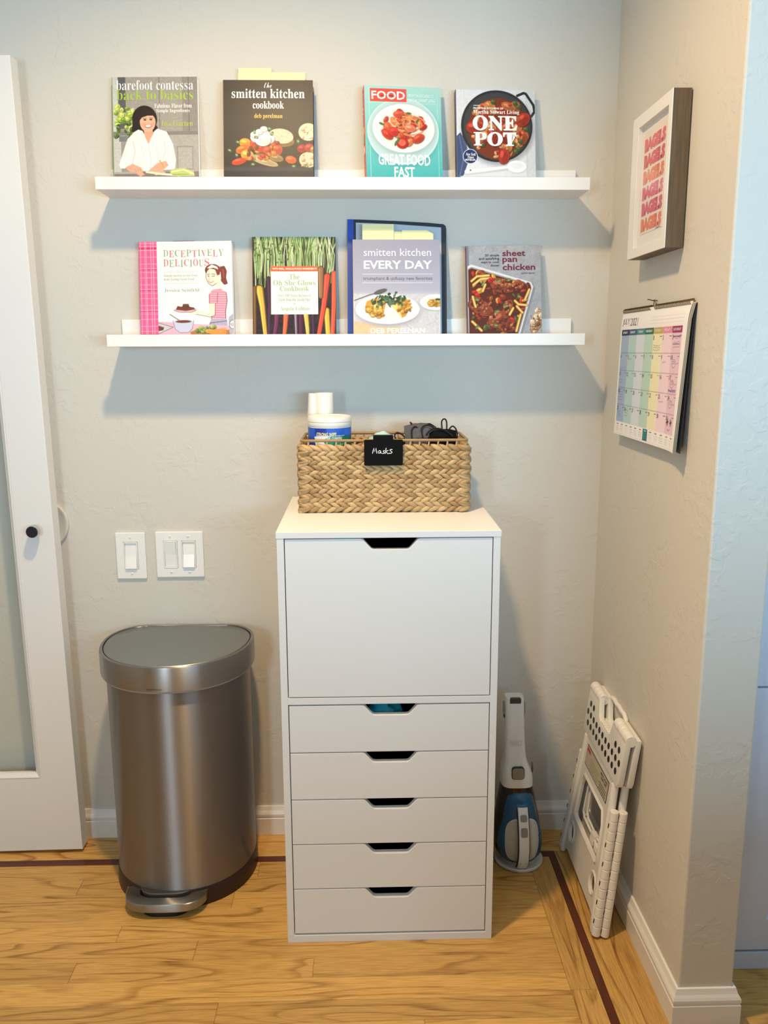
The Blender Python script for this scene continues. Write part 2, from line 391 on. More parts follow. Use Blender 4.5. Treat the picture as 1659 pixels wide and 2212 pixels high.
FLOOR = struct(MB().box(-2.3, 2.4, -3.5, 0.12, -0.06, -0.003).build('floor', M['oak']))
def plank(x0, x1, y0, y1, along='x', m='oak', name='plank'):
    g = 0.00026; L, W = (x1-x0, y1-y0) if along == 'x' else (y1-y0, x1-x0)
    o = MB().box(-L/2+g, L/2-g, -W/2+g, W/2-g, -0.012, random.uniform(-0.00015, 0.0), 0.0006, 1).build(name, M[m], FLOOR)
    o.location = ((x0+x1)/2, (y0+y1)/2, 0)
    if along != 'x': o.rotation_euler.z = PI/2
YI0, YI1, XI0, XI1, XB = -0.116, -0.142, 0.479, 0.498, 0.420
for a, c in ((-2.2, -1.25), (-1.25, -0.345), (-0.345, 0.10), (0.10, 0.58)): plank(a, c, YI0, -0.001)
for a, c in ((-2.2, -0.6), (-0.6, XI1)): plank(a, c, YI1, YI0, m='inlay', name='inlay_strip')
for a, c in ((-1.05, YI1), (-2.2, -1.05)):
    plank(XI0, XI1, a, c, 'y', 'inlay', 'inlay_strip')
for a, c in ((-0.62, YI1), (-1.5, -0.62)): plank(XB, XI0, a, c, 'y')
for a, c in ((-0.83, YI0), (-1.6, -0.83)): plank(XI1, 0.551, a, c, 'y')
for a, c in ((-0.33, YI0), (-1.02, -0.33), (-1.7, -1.02)): plank(0.551, XR, a, c, 'y')
ys = [YI1, -0.205, -0.268, -0.328, -0.386, -0.441, -0.507, -0.568, -0.633, -0.692, -0.754, -0.816, -0.878, -0.94, -1.0]
joints = {0: [-0.3], 1: [-0.75, 0.05], 2: [-0.35], 3: [-0.95, -0.2], 4: [-0.6], 5: [-0.409], 6: [-0.667, -0.136], 7: [-0.9], 8: [-0.33], 9: [-0.7, 0.1], 10: [-0.2], 11: [-0.8], 12: [0.0], 13: [-0.5]}
for i in range(len(ys)-1):
    xs = [-1.6]+joints[i]+[XB]
    for a, c in zip(xs[:-1], xs[1:]): plank(a, c, ys[i+1], ys[i])
yy = -0.50
while yy > -1.05:
    y2 = yy-0.0625
    for a, c in ((XR, 1.05+0.2*random.random()), (1.25, 1.9)): plank(a, c if a < 1 else c, y2, yy) if y2 < YE-0.0 or a >= 1 else plank(XW, c, y2, yy)
    yy = y2

PROF = [(0, 0), (0.014, 0), (0.014, 0.049), (0.0125, 0.0505), (0.0125, 0.054), (0.0137, 0.0555), (0.0137, 0.062), (0.0115, 0.067), (0.0085, 0.072), (0.0065, 0.078), (0.005, 0.083), (0, 0.083)]
def baseboard(name, pts, starts, ends):
    rings = []
    for (p, off) in pts:
        rings.append([(p[0]+off[0]*d, p[1]+off[1]*d, z) for d, z in PROF])
    struct(MB().loft(rings).build(name, M['trim']))
baseboard('baseboard_back', [((-2.2, 0), (0, -1)), ((XR, 0), (-1, -1))], 0, 0)
baseboard('baseboard_right', [((XR, 0), (-1, -1)), ((XR, YE), (-1, -1))], 0, 0)
baseboard('baseboard_end', [((XR, YE), (-1, -1)), ((XW, YE), (1, -1)), ((XW, -0.58), (1, 0))], 0, 0)

# tall white cabinet beyond the end of the wall
t = thing('tall_cabinet', 'tall white cabinet with two doors standing beyond the right end of the wall', 'cabinet', (1.16, -0.26, 0))
b = MB(); b.box(-0.4375, 0.6, -0.29, 0.25, 0.045, 2.2, 0.001); b.build('body', M['hallwhite'], t)
MB().box(-0.435, 0.6, -0.312, -0.291, 0.0, 0.0418, 0.002).build('toe_board', M['hallwhite'], t)
for z0, z1 in ((0.048, 0.660), (0.664, 2.18)):
    b = MB(); b.prism(rrect(-0.43, 0.12, z0, z1, 0.002, 2), [rrect(-0.303, 0.02, z0+0.075, z1-0.075, 0.001, 1)], -0.312, -0.291, XZ, 0.0012, 1)
    d = b.build('door', M['hallwhite'], t)
    MB().box(-0.305, 0.022, -0.302, -0.2915, z0+0.073, z1-0.073).build('panel', M['hallwhite'], d)

# ------------------------------------------------------------------ sliding glass door at left
d = bpy.data.objects.new('door_1', None); COL.objects.link(d); d.location = (-0.791, -0.085, 0); d.rotation_euler.y = -0.011; struct(d)
def dp(name, x0, x1, y0, y1, z0, z1, m='door', bev=0.0025): return MB().box(x0, x1, y0, y1, z0, z1, bev).build(name, M[m], d)
b = MB(); b.prism([(-0.86, 0.011), (0, 0.011), (0, 2.012), (-0.86, 2.012)], [[(-0.755, 0.225), (-0.095, 0.225), (-0.095, 1.90), (-0.755, 1.90)]], 0, 0.044, XZ, 0.0018, 2); b.build('door_frame', M['door'], d)
b = MB()
prof = [(0, 0.0005), (0.002, -0.0015), (0.005, 0.0005), (0.009, 0.005), (0.0125, 0.0075), (0.0125, 0.014), (0, 0.014)]
x0, x1, z0, z1 = -0.755, -0.095, 0.225, 1.90
rings = [[(x0+a, y, z0+a) for a, y in prof], [(x1-a, y, z0+a) for a, y in prof], [(x1-a, y, z1-a) for a, y in prof], [(x0+a, y, z1-a) for a, y in prof], [(x0+a, y, z0+a) for a, y in prof]]
b.loft(rings, cap=False); b.build('glazing_moulding', M['door'], d)
MB().box(-0.752, -0.098, 0.014, 0.018, 0.228, 1.897).build('pane', glass_mat('door_glass', (0.97, 0.985, 0.985), 0.3), d)
b = MB(); b.lathe([(0.0001, 0), (0.0075, 0), (0.0075, 0.012), (0.0145, 0.013), (0.0155, 0.015), (0.0155, 0.030), (0.0145, 0.0315)], n=32)
k = b.build('door_knob', M['chrome'], d, True); k['label'] = 'short round chrome knob with a black face'
k.rotation_euler.x = PI/2; k.location = (-0.042, 0, 0.906)
b = MB(); b.lathe([(0.0001, 0.0330), (0.0135, 0.0330), (0.0145, 0.0312)], n=32); b.build('knob_face', mat('knob_face', (22, 24, 34), 0.3), k)
# round cover plate on the wall, half behind the door
b = MB(); b.lathe([(0.0001, 0.006), (0.054, 0.006), (0.0575, 0.0085), (0.0615, 0.0085), (0.063, 0.006), (0.063, 0.0)], n=64)
o = b.build('wall_cover_plate', M['wall'], None, True); o.rotation_euler.x = PI/2; o.location = (-0.853, -0.0002, 0.903)
tag(o, 'round wall-coloured cover plate on the wall, half hidden behind the sliding door', 'cover plate')

# ------------------------------------------------------------------ light switches
def switch_plate(name, label, x0, x1, z0, z1, rockers):
    t = thing(name, label, 'light switch', ((x0+x1)/2, 0, z0)); w2 = (x1-x0)/2; h = z1-z0
    holes = [[(cx-0.0185, h/2-0.037), (cx+0.0185, h/2-0.037), (cx+0.0185, h/2+0.037), (cx-0.0185, h/2+0.037)] for cx, _ in rockers]
    b = MB(); b.prism(rrect(-w2, w2, 0, h, 0.003, 3), holes, -0.0065, -0.0002, XZ, 0.0022, 2); b.build('plate', M['switch'], t)
    for cx, up in rockers:
        f = MB(); f.prism(rrect(cx-0.0182, cx+0.0182, h/2-0.0367, h/2+0.0367, 0.002, 2), [rrect(cx-0.0155, cx+0.0155, h/2-0.034, h/2+0.034, 0.001, 2)], -0.0078, -0.001, XZ, 0.0006, 1); fr = f.build('rocker_frame', M['switch'], t)
        hw, hh = 0.0148, 0.0333
        yt, ym, yb = (-0.0035, -0.0065, -0.0125) if up else (-0.0120, -0.0065, -0.0040)
        r = MB(); r.loft([[(cx-hw, -0.002, h/2-hh), (cx+hw, -0.002, h/2-hh), (cx+hw, yb, h/2-hh), (cx-hw, yb, h/2-hh)],
                          [(cx-hw, -0.002, h/2), (cx+hw, -0.002, h/2), (cx+hw, ym, h/2), (cx-hw, ym, h/2)],
                          [(cx-hw, -0.002, h/2+hh), (cx+hw, -0.002, h/2+hh), (cx+hw, yt, h/2+hh), (cx-hw, yt, h/2+hh)]])
        r.build('rocker', M['switch'], t)
        for zz in (0.0135, h-0.0135):
            s = MB(); s.lathe([(0.0001, 0.0078), (0.0028, 0.0076), (0.0036, 0.0064)], n=16); so = s.build('screw', M['switch'], t); so.rotation_euler.x = PI/2; so.location = (cx, 0, zz)
            MB().box(-0.003, 0.003, -0.0004, 0.0004, 0.0074, 0.0079).build('screw_slot', M['shade'], so)
switch_plate('light_switch', 'single rocker light switch on the wall, the narrower plate left of the double one', -0.6713, -0.5935, 0.7525, 0.878, [(0, True)])
switch_plate('light_switch', 'wide double rocker light switch plate on the wall above the bin', -0.5665, -0.4413, 0.7555, 0.8795, [(-0.024, False), (0.024, True)])

# ------------------------------------------------------------------ picture ledges
def ledge(label, x0, x1, z0, ztop, zback):
    t = thing('picture_ledge', label, 'shelf', ((x0+x1)/2, 0, z0), group=None); hw = (x1-x0)/2; hb = hw-0.008
    MB().box(-hw, hw, -0.109, 0.0-0.001, 0, 0.009, 0.0008, 1).build('shelf_board', M['shelf'], t)
    MB().box(-hw, hw, -0.12, -0.109, 0, ztop-z0, 0.0012).build('front_lip', M['shelf'], t)
    bk = MB().box(-hb, hb, -0.012, -0.001, 0.009, zback-z0, 0.001, 1).build('back_panel', M['shelf'], t)
    for cx in (-0.1, 0.41):
        s = MB(); s.lathe([(0.0001, 0.0), (0.004, 0), (0.0052, -0.0012)], n=14); so = s.build('screw_cap', M['shelf'], bk); so.rotation_euler.x = PI/2; so.location = (cx, -0.0132, zback-z0-0.012)
ledge('upper white picture ledge, holding four cookbooks', -0.6284, 0.5216, 1.7151, 1.7431, 1.7805)
ledge('lower white picture ledge, holding five books', -0.6256, 0.5244, 1.3582, 1.3863, 1.4255)

# ------------------------------------------------------------------ books
def book(label, x0, zs, yb, yt, S, wpx, hpx, th, art, texts, spine, roll=0.0, yaw=0.0, cover=(230, 230, 230)):
    """x0: left edge; zs: shelf surface; yb / yt: front face at the foot and 0.25 m up"""
    lean = math.atan2(yt-yb, 0.25); w, h = wpx*S, hpx*S
    t = thing('cookbook', label, 'book', (x0, yb, zs), (0, 0, 0), 'books on the picture ledges')
    t.rotation_euler = (Matrix.Rotation(yaw, 3, 'Z') @ Matrix.Rotation(-lean, 3, 'X') @ Matrix.Rotation(roll, 3, 'Y')).to_euler()
    cm = mat('cover_board', cover, 0.4)
    MB().box(0, w, 0.0004, 0.0028, 0, h, 0.0003, 1).build('front_cover', cm, t)
    MB().box(0, w, th-0.0028, th, 0, h, 0.0003, 1).build('back_cover', cm, t)
    sp = MB().box(-0.0012, 0.0022, 0.0004, th, 0, h, 0.0004, 1).build('spine', mat('spine_cloth', spine, 0.4), t)
    pg = MB()
    n = 10
    for i in range(n):
        a, c = 0.0029+(th-0.0058)*i/n, 0.0029+(th-0.0058)*(i+0.85)/n
        pg.box(0.0025, w-0.004-0.0006*(i % 2), a, c, 0.003, h-0.004-0.0004*(i % 3))
    pg.build('pages', M['paper'], t)
    fm = lambda x, y: (x*S, 0*x+0.0002, h-y*S)
    art.build('cover_print', fm, M['print'], t)
    ft = lambda x, y: (x*S, -0.0002, h-y*S)
    for it in texts:
        mb = MB(); put_text(mb, ft, *it[1:]); mb.build('cover_lettering', ink(it[0]), t)
    return t, S, w, h, sp

W_, LIME = (250, 248, 244), (164, 198, 62)
# --- upper 1: woman at a table
A = Art(183, 243, bg=(150, 146, 140))
A.rect(0, 0, 11, 243, (196, 198, 194)).rect(12, 0, 28, 112, (92, 92, 96)).rect(28, 0, 183, 118, (158, 153, 146)); A.rect(100, 0, 101.5, 118, (120, 116, 110)).rect(150, 0, 183, 118, (140, 136, 130)).rect(163, 0, 165, 118, (112, 108, 104))
A.rect(0, 118, 183, 126, (128, 126, 122)).rect(120, 126, 183, 215, (168, 164, 158)); A.rect(136, 150, 172, 202, (148, 145, 140)).rect(139, 153, 169, 199, (172, 168, 162)).rect(0, 132, 16, 215, (190, 190, 188))
A.scatter(46, (2, 64, 48, 118), (4, 8), [(168, 196, 78), (190, 208, 104), (132, 166, 58), (206, 216, 128)]); A.scatter(14, (2, 100, 40, 132), (3, 6), [(70, 92, 46), (92, 116, 58)])
A.rect(12, 128, 30, 140, (120, 122, 122))
A.ell(68, 92, 27, 30, (36, 28, 30)).poly([(42, 96), (40, 118), (48, 124), (60, 124), (60, 96)], (36, 28, 30)).poly([(88, 96), (97, 112), (92, 120), (80, 118), (80, 96)], (36, 28, 30))
A.poly([(66, 108), (66, 128), (76, 148), (86, 124), (84, 108)], (216, 164, 136))
A.poly([(45, 119), (30, 135), (11, 190), (14, 198), (23, 198), (40, 190), (40, 205), (131, 201), (134, 180), (128, 145), (115, 119), (95, 112), (88, 118), (75, 146), (63, 117), (54, 114)], (238, 232, 227))
A.line([(40, 190), (46, 160), (42, 140)], 1.6, (200, 194, 190)).line([(75, 146), (80, 175), (78, 203)], 1.5, (206, 200, 196)).line([(105, 182), (112, 160), (110, 140)], 1.6, (204, 198, 194)).line([(60, 150), (66, 180)], 2.5, (222, 215, 210)).line([(92, 150), (96, 185)], 2.5, (220, 214, 209))
A.ell(74.5, 98, 17, 21, (228, 176, 148)).ell(66, 103, 5, 4, (226, 158, 136), soft=3).ell(85, 102, 5, 4, (226, 158, 136), soft=3)
A.poly([(56, 96), (58, 80), (72, 76), (90, 80), (94, 94), (86, 84), (74, 84), (62, 88)], (36, 28, 30))
A.ell(68.5, 93, 3, 1.5, (46, 34, 34)).ell(81.5, 92.5, 3, 1.5, (46, 34, 34)).line([(64, 89.5), (72, 89.5)], 1, (70, 48, 44)).line([(78, 89), (86, 89.5)], 1, (70, 48, 44)).line([(75, 95), (76.5, 101), (74, 101.5)], 0.9, (196, 140, 118))
A.ell(75.5, 107, 7.5, 3.6, (176, 72, 72)).ell(75.5, 106.4, 6.2, 2.4, (250, 246, 240))
A.poly([(24, 196), (40, 188), (58, 196), (64, 210), (54, 214), (34, 206)], (222, 164, 138)).poly([(76, 202), (92, 188), (112, 182), (118, 192), (104, 204), (84, 212)], (222, 164, 138))
A.line([(99, 182), (104, 190), (106, 196)], 3, (196, 160, 96))
for i in range(4): A.line([(46+i*5, 200), (50+i*5, 213)], 0.8, (186, 124, 100))
A.rect(0, 206, 183, 243, (128, 118, 112)).rect(0, 206, 60, 210, (170, 164, 158)); A.poly([(46, 208), (58, 204), (66, 212), (56, 216)], (222, 164, 138)).poly([(78, 204), (96, 198), (112, 208), (90, 214)], (222, 164, 138)).line([(70, 206), (104, 211), (140, 214)], 4.5, (226, 222, 196)).poly([(120, 208), (126, 200), (150, 198), (172, 206), (174, 216), (130, 216)], (186, 198, 122)).line([(124, 206), (150, 202), (170, 210)], 3, (216, 222, 168)).line([(126, 212), (160, 212)], 2, (140, 164, 80)).noise(0.03, 2)
T = [((248, 247, 244), 'barefoot contessa', 'serif', 8.5, 6.7, 174.5, 28.5, -0.010), (LIME, 'back to basics', 'serif', 8.5, 27, 174, 50, -0.010), ((240, 238, 234), 'Fabulous Flavor from', 'serif', 90, 58, 170.5, 67.6, -0.003), ((240, 238, 234), 'Simple Ingredients', 'serif', 94, 69.5, 166, 79.3, -0.003), ((176, 186, 74), 'Ina Garten', 'serif', 104.5, 95, 172, 107, -0.003)]
ZU, ZL = 1.7242, 1.3673
book('cookbook with a smiling dark-haired woman in a white shirt on its cover', -0.5985, ZU, -0.070, -0.023, 0.00109, 183, 243, 0.020, A, T, (140, 178, 70), roll=-0.012)
# --- upper 2: dark cover, tomato toast
A = Art(193, 234, bg=(46, 45, 44)); A.ell(90, 100, 120, 60, (58, 57, 55), soft=60, a=0.6); A.rect(0, 188, 193, 234, (62, 64, 74), 6).rect(0, 196, 193, 234, (44, 46, 54), 5)
A.chunk(122, 130, 30, 14, (136, 108, 72), 8); A.ell(123, 121, 27, 16, (206, 196, 170), 8).noise(0.06, 2, (92, 100, 155, 140))
for x, y, rx, ry, c in ((46, 136, 13, 10, (226, 150, 56)), (40, 150, 15, 9, (214, 106, 48)), (50, 162, 14, 11, (232, 160, 70)), (66, 136, 10, 10, (206, 70, 50)), (78, 146, 16, 10, (200, 66, 48)), (104, 142, 13, 13, (176, 60, 46)), (116, 150, 10, 12, (190, 72, 52)), (94, 152, 10, 9, (196, 76, 56)), (76, 165, 14, 9, (92, 74, 48)), (84, 174, 34, 8, (186, 164, 122)), (112, 168, 16, 8, (150, 124, 84)), (32, 176, 16, 7, (214, 66, 46)), (144, 172, 12, 8, (222, 96, 52)), (60, 168, 8, 6, (176, 150, 100))): A.chunk(x, y, rx, ry, c, random.uniform(-20, 20))
A.scatter(30, (50, 135, 120, 172), (3, 6), [(206, 74, 52), (226, 140, 60), (170, 56, 44), (120, 60, 40), (210, 120, 60)])
for x, y, r in ((72, 124, 15), (84, 118, 15), (96, 128, 13), (84, 130, 17), (76, 112, 8), (86, 106, 8), (66, 118, 9)): A.chunk(x, y, r, r*0.75, (236, 234, 230))
A.ell(182, 112, 21, 19, (226, 204, 172)).scatter(18, (164, 100, 193, 126), (2, 4), [(236, 220, 196), (206, 172, 132), (246, 236, 220)]).ell(182, 172, 20, 17, (224, 196, 164)).scatter(18, (164, 160, 193, 186), (2, 4), [(236, 216, 190), (206, 164, 124)]); A.chunk(168, 148, 10, 9, (156, 44, 50)); A.chunk(184, 146, 10, 9, (170, 60, 60)); A.chunk(192, 150, 6, 7, (180, 130, 80))
for x, y in ((66, 112), (70, 124), (98, 105), (104, 116), (12, 152), (27, 162), (62, 182), (150, 186), (178, 186), (30, 134), (160, 132)):
    A.ell(x, y, 5, 3, (70, 110, 70), random.uniform(0, 180)).ell(x, y, 2.6, 1.4, (150, 186, 140), 20)
T = [(W_, 'the', 'script', 87.6, 5.6, 104, 17, -0.005), (W_, 'smitten kitchen', 'serif', 17.6, 19, 175, 39.5), (W_, 'cookbook', 'serif', 62.6, 46, 130, 62), ((238, 182, 66), 'deb perelman', 'serif', 65.8, 73, 126.7, 85)]
t, S, bw, bh, sp = book('dark grey cookbook with tomato toast on its cover and two yellow notes on top', -0.3372, ZU, -0.085, -0.038, 0.00109, 193, 234, 0.035, A, T, (52, 50, 48), cover=(56, 55, 53))
for x0, x1, hh, yy in ((31, 102, 31, 0.012), (100, 175, 24, 0.016), (29, 60, 22, 0.018)):
    MB().box(x0*S, x1*S, yy, yy+0.0007, bh-0.03, bh+hh*S).build('sticky_note', M['note'], t)
# --- upper 3: teal cover with pasta plate
A = Art(168, 222); A.grad((168, 212, 207), (120, 198, 195), 0, 110).grad((120, 198, 195), (62, 170, 172), 110, 222).noise(0.012, 1.5)
A.line([(10, 4), (10, 222)], 0.8, (200, 228, 226)).line([(160, 12), (160, 222)], 0.8, (190, 224, 222)).line([(10, 36), (160, 36)], 0.7, (200, 228, 226))
A.ell(84, 103, 79, 72, (70, 150, 152), soft=14, a=0.5).ell(82.8, 97.4, 78.7, 71.7, (206, 226, 226)).ell(82.8, 96.5, 76, 69, (184, 212, 214)).ell(84, 94, 71, 57, (150, 178, 180), soft=8, a=0.6).ell(84, 90.4, 68, 52.4, (240, 238, 234)).ell(84, 93, 56, 42, (222, 219, 214), soft=10)
A.scatter(60, (40, 56, 128, 122), (6, 13), [(200, 70, 48), (214, 96, 62), (226, 132, 84), (180, 54, 40), (222, 118, 70)], lambda x, y: ((x-84)/46)**2+((y-92)/36)**2 < 1, (0.4, 0.8))
for i in range(30):
    a0 = random.uniform(0, 6.3); r = random.uniform(12, 34); cx, cy = 92+random.uniform(-10, 10), 80+random.uniform(-8, 8)
    A.line([(cx+r*math.cos(a0+k*0.28), cy+r*0.62*math.sin(a0+k*0.28)) for k in range(7)], 1.7, random.choice([(226, 150, 92), (214, 120, 76), (240, 178, 120)]))
A.chunk(80, 122, 13, 12, (190, 44, 36)); A.ell(80, 122, 8, 7, (222, 104, 80)); A.chunk(48, 104, 14, 9, (206, 60, 44), 40); A.chunk(62, 98, 10, 10, (216, 56, 46)); A.chunk(116, 112, 14, 9, (196, 70, 48), -30); A.chunk(98, 90, 13, 8, (232, 128, 98), 10); A.chunk(72, 60, 10, 7, (222, 86, 66))
for x, y in ((36, 82), (66, 124), (115, 74), (72, 116), (96, 58)): A.ell(x, y, 6, 2.6, (84, 112, 62), random.uniform(0, 180))
A.rect(12, 5.8, 92, 33.7, (224, 82, 66))
T = [(W_, 'FOOD', 'sansb', 15.4, 11, 88.8, 29.4), ((40, 30, 34), 'everyday', 'sans', 36, 18.5, 67, 24), ((226, 242, 240), 'FROM THE KITCHENS OF', 'sans', 96, 16, 151, 23), ((226, 242, 240), 'MARTHA STEWART LIVING', 'sans', 96, 26, 154.5, 33), (W_, 'GREAT FOOD', 'sansb', 27, 147, 141, 171), (W_, 'FAST', 'sansb', 61, 174, 106, 197)]
t, S, bw, bh, sp = book('teal cookbook with a plate of red pasta on its cover', -0.0012, ZU, -0.088, -0.041, 0.001095, 168, 222, 0.030, A, T, (214, 66, 70), yaw=math.radians(6), cover=(110, 190, 190))
mb = MB(); put_text(mb, lambda x, y: (-0.0016, 0.004+y*0.001, bh-x*0.001), 'FOOD', 'sansb', 14, 5, 62, 21); mb.build('spine_lettering', ink((246, 240, 230)), t)
for q, c in ((95, (246, 200, 90)), (116, (90, 170, 140)), (140, (246, 240, 230))): MB().box(-0.0017, -0.0012, 0.008, 0.022, bh-q*0.001-0.016, bh-q*0.001).build('spine_patch', ink(c), t)
# --- upper 4: pot seen from above
A = Art(171, 214, bg=(216, 219, 224)); A.rect(150, 0, 171, 214, (206, 209, 214)).line([(153, 0), (153, 214)], 1, (190, 194, 200)).line([(14, 0), (14, 214)], 1, (232, 234, 238)).noise(0.015, 3)
A.poly([(0, 100), (8, 92), (20, 110), (26, 150), (14, 184), (0, 192)], (64, 78, 116)).line([(6, 100), (14, 150), (6, 184)], 3, (90, 104, 142))
A.line([(133, 12), (147, 6), (152, 8), (168, 32), (170, 46), (163, 56)], 5.5, (40, 41, 44)); A.ell(90, 84, 80, 79, (120, 122, 126), soft=10, a=0.5).ell(87.6, 78, 77.6, 77, (44, 45, 48)).ell(88, 78, 73, 72, (62, 63, 66)).ell(90, 84, 65, 66, (118, 52, 30))
msk = lambda x, y: (x-90)**2+(y-84)**2 < 60**2
A.scatter(70, (26, 20, 154, 150), (8, 17), [(176, 104, 60), (196, 124, 74), (150, 70, 40), (168, 56, 38), (186, 88, 50), (140, 44, 32)], msk); A.scatter(50, (26, 20, 154, 150), (3, 6), [(186, 52, 40), (206, 130, 80), (150, 40, 34), (220, 160, 110)], msk)
for x, y in ((128, 28), (136, 36), (80, 26), (138, 110), (128, 132), (56, 118), (134, 126), (150, 84), (124, 116)): A.chunk(x, y, 5, 5, (78, 92, 48))
A.line([(38, 34), (51, 34)], 1.3, (245, 245, 243))
A.ell(29, 143.5, 16, 16, (240, 240, 242)).ell(29, 143.5, 14.8, 14.8, (34, 52, 104))
A.line([(20, 180), (60, 175), (112, 168)], 9, (196, 198, 204)).line([(20, 176), (60, 172), (112, 165)], 8, (240, 241, 243), w2=5).ell(130, 166, 21, 13.5, (196, 198, 204)).ell(129.6, 164, 21, 13, (240, 241, 243)).ell(129, 162, 15, 8, (226, 228, 232), soft=5).ell(29, 173, 2, 1.6, (90, 92, 96)).line([(6, 186), (160, 186), (163, 190)], 1.2, (190, 194, 200))
T = [(W_, 'FROM THE KITCHENS OF', 'sansb', 37, 38, 102, 42), (W_, 'Martha Stewart Living', 'serif', 37, 43.5, 136.6, 54), (W_, 'ONE', 'serif', 35, 55.4, 132, 87.6, 0.02), (W_, 'POT', 'serif', 37, 90.5, 129.6, 120.8, 0.02), (W_, 'New York', 'bitalic', 19, 136, 40, 142), (W_, 'Times', 'bitalic', 22, 142.5, 36, 148), (W_, 'BESTSELLER', 'sansb', 18, 149, 40, 152.6)]
t, S, bw, bh, sp = book('pale grey cookbook with a black pot of stew and a white spoon on its cover', 0.2150, ZU, -0.076, -0.029, 0.001113, 171, 214, 0.022, A, T, (60, 66, 92), yaw=math.radians(2.5), cover=(214, 217, 222))
# --- lower 1: illustrated cover, pink plaid strip
A = Art(200, 219, bg=(250, 246, 238)); A.rect(-1, -1, 38, 220, (236, 96, 146))
for y in (12, 60, 105, 150, 196): A.rect(-1, y, 38, y+5, (208, 58, 112))
for x in (3, 12, 15, 25, 30): A.line([(x, 0), (x, 220)], 0.8, (250, 206, 222))
for y in list(range(3, 219, 15))+[10, 18, 58, 66, 103, 111, 148, 156, 194, 202]: A.line([(0, y), (38, y)], 0.8, (248, 196, 216))
for y in (66, 91): A.line([(52+i, y+0.8*math.sin(i*1.2)) for i in range(0, 76, 2)], 1.1, (196, 196, 186))
for i, (xa, ya, xb, yb) in enumerate(((164, 52, 166, 45), (170, 53, 174, 47), (160, 46, 158, 40), (132, 75, 140, 78), (134, 83, 141, 80), (137, 88, 142, 84))): A.line([(xa, ya), (xb, yb)], 0.9, (222, 206, 196))
HB, SK, OUT = (132, 62, 54), (252, 226, 204), (70, 44, 44)
A.poly([(172, 58), (182, 54), (188, 64), (186, 80), (190, 92), (184, 96), (176, 88), (175, 70)], HB).line([(172, 56), (184, 56), (188, 66), (186, 80), (189, 93), (181, 94), (175, 84)], 1, OUT).line([(180, 62), (182, 80)], 1.2, (190, 110, 90))
A.ell(158, 63, 17, 13, HB).ell(155.5, 78, 12.5, 19, SK).poly([(166, 88), (166, 108), (176, 112), (174, 80)], SK).poly([(143, 66), (146, 54), (156, 50), (170, 56), (174, 72), (168, 76), (163, 62), (152, 60)], HB).poly([(146, 58), (156, 51), (168, 56), (170, 62), (160, 58), (150, 60)], (240, 236, 234)).line([(143, 66), (143, 80), (148, 92), (156, 98), (166, 92)], 0.9, OUT)
A.line([(146, 72.5), (151, 71.5)], 1, OUT).line([(156, 71.5), (163, 72.5)], 1.0, OUT).ell(148.5, 76, 1.7, 1.4, (70, 110, 120)).line([(156, 77), (162, 76)], 1.0, OUT).line([(150, 76), (148.5, 83), (151, 84)], 0.8, (206, 160, 140)).line([(148.5, 87), (151, 89.5), (155, 90), (159, 87.5)], 1.6, (214, 96, 100)).line([(150, 88), (154, 88.6), (158, 88)], 0.7, (250, 240, 236)).ell(170, 78, 2.4, 4, SK)
A.poly([(149, 116), (156, 106), (174, 104), (186, 112), (188, 130), (185, 150), (184, 176), (152, 178), (154, 160), (149, 140)], (238, 140, 164))
for y in range(108, 178, 5): A.line([(152, y), (186, y+1)], 1.3, (250, 206, 216))
A.line([(186, 112), (188, 130), (184, 152), (184, 176)], 1.2, OUT).line([(149, 116), (149, 140), (154, 160), (152, 176)], 1.0, OUT).line([(168, 112), (166, 134)], 0.8, OUT)
A.poly([(148, 136), (162, 136), (160, 162), (150, 164), (112, 156), (110, 150), (120, 148), (147, 156)], SK).line([(162, 136), (161, 162), (150, 165), (112, 157)], 0.9, OUT).poly([(104, 150), (120, 146), (126, 150), (122, 158), (108, 160)], SK).line([(104, 151), (120, 147)], 0.8, OUT)
A.poly([(148, 180), (152, 170), (186, 168), (190, 196), (150, 196)], (176, 172, 198)).line([(148, 184), (150, 178), (186, 174)], 1, OUT)
for x in (158, 166, 174, 182): A.line([(x, 178), (x+1, 194)], 0.7, (140, 136, 166))
A.ell(96, 149, 24, 4.5, (244, 170, 190)).line([(72, 149), (84, 154), (110, 154), (120, 150)], 0.8, OUT).poly([(76, 148), (80, 140), (90, 142), (92, 136), (104, 136), (106, 142), (116, 144), (118, 148), (98, 151)], (112, 66, 50)).line([(90, 142), (106, 143)], 0.8, (70, 40, 32)).noise(0.0)
for a_, b_ in ((86, 126), (97, 122), (108, 126)): A.line([(a_, b_), (a_+(97-a_)*0.3, b_+7)], 0.9, (226, 214, 196))
A.poly([(38, 173), (200, 186), (200, 220), (38, 220)], (246, 178, 194))
A.poly([(38, 176), (70, 186), (66, 190), (38, 200)], (196, 196, 204)).line([(38, 176), (70, 186), (38, 200)], 1, (90, 84, 92)).poly([(38, 182), (50, 186), (48, 192), (38, 194)], (112, 66, 50))
A.poly([(69, 172), (115, 172), (111, 190), (102, 198), (84, 198), (74, 190)], (196, 200, 222)).ell(92, 172, 23, 4.5, (214, 218, 234)).ell(92, 174, 17, 3, (112, 62, 52)).line([(63, 158), (84, 172)], 2, (120, 120, 84)).line([(69, 172), (74, 190), (84, 198), (102, 198), (111, 190), (115, 172)], 0.9, (92, 90, 110))
A.poly([(106, 197), (124, 190), (196, 194), (196, 210), (110, 212)], (170, 122, 72)).scatter(26, (120, 186, 160, 198), (3, 5), [(140, 160, 84), (164, 180, 104), (112, 136, 66)])
for k in range(7): A.line([(140+k*3, 196+k*1.2), (184, 190+k*2.4)], 3.4, (236, 148, 70), w2=1.6)
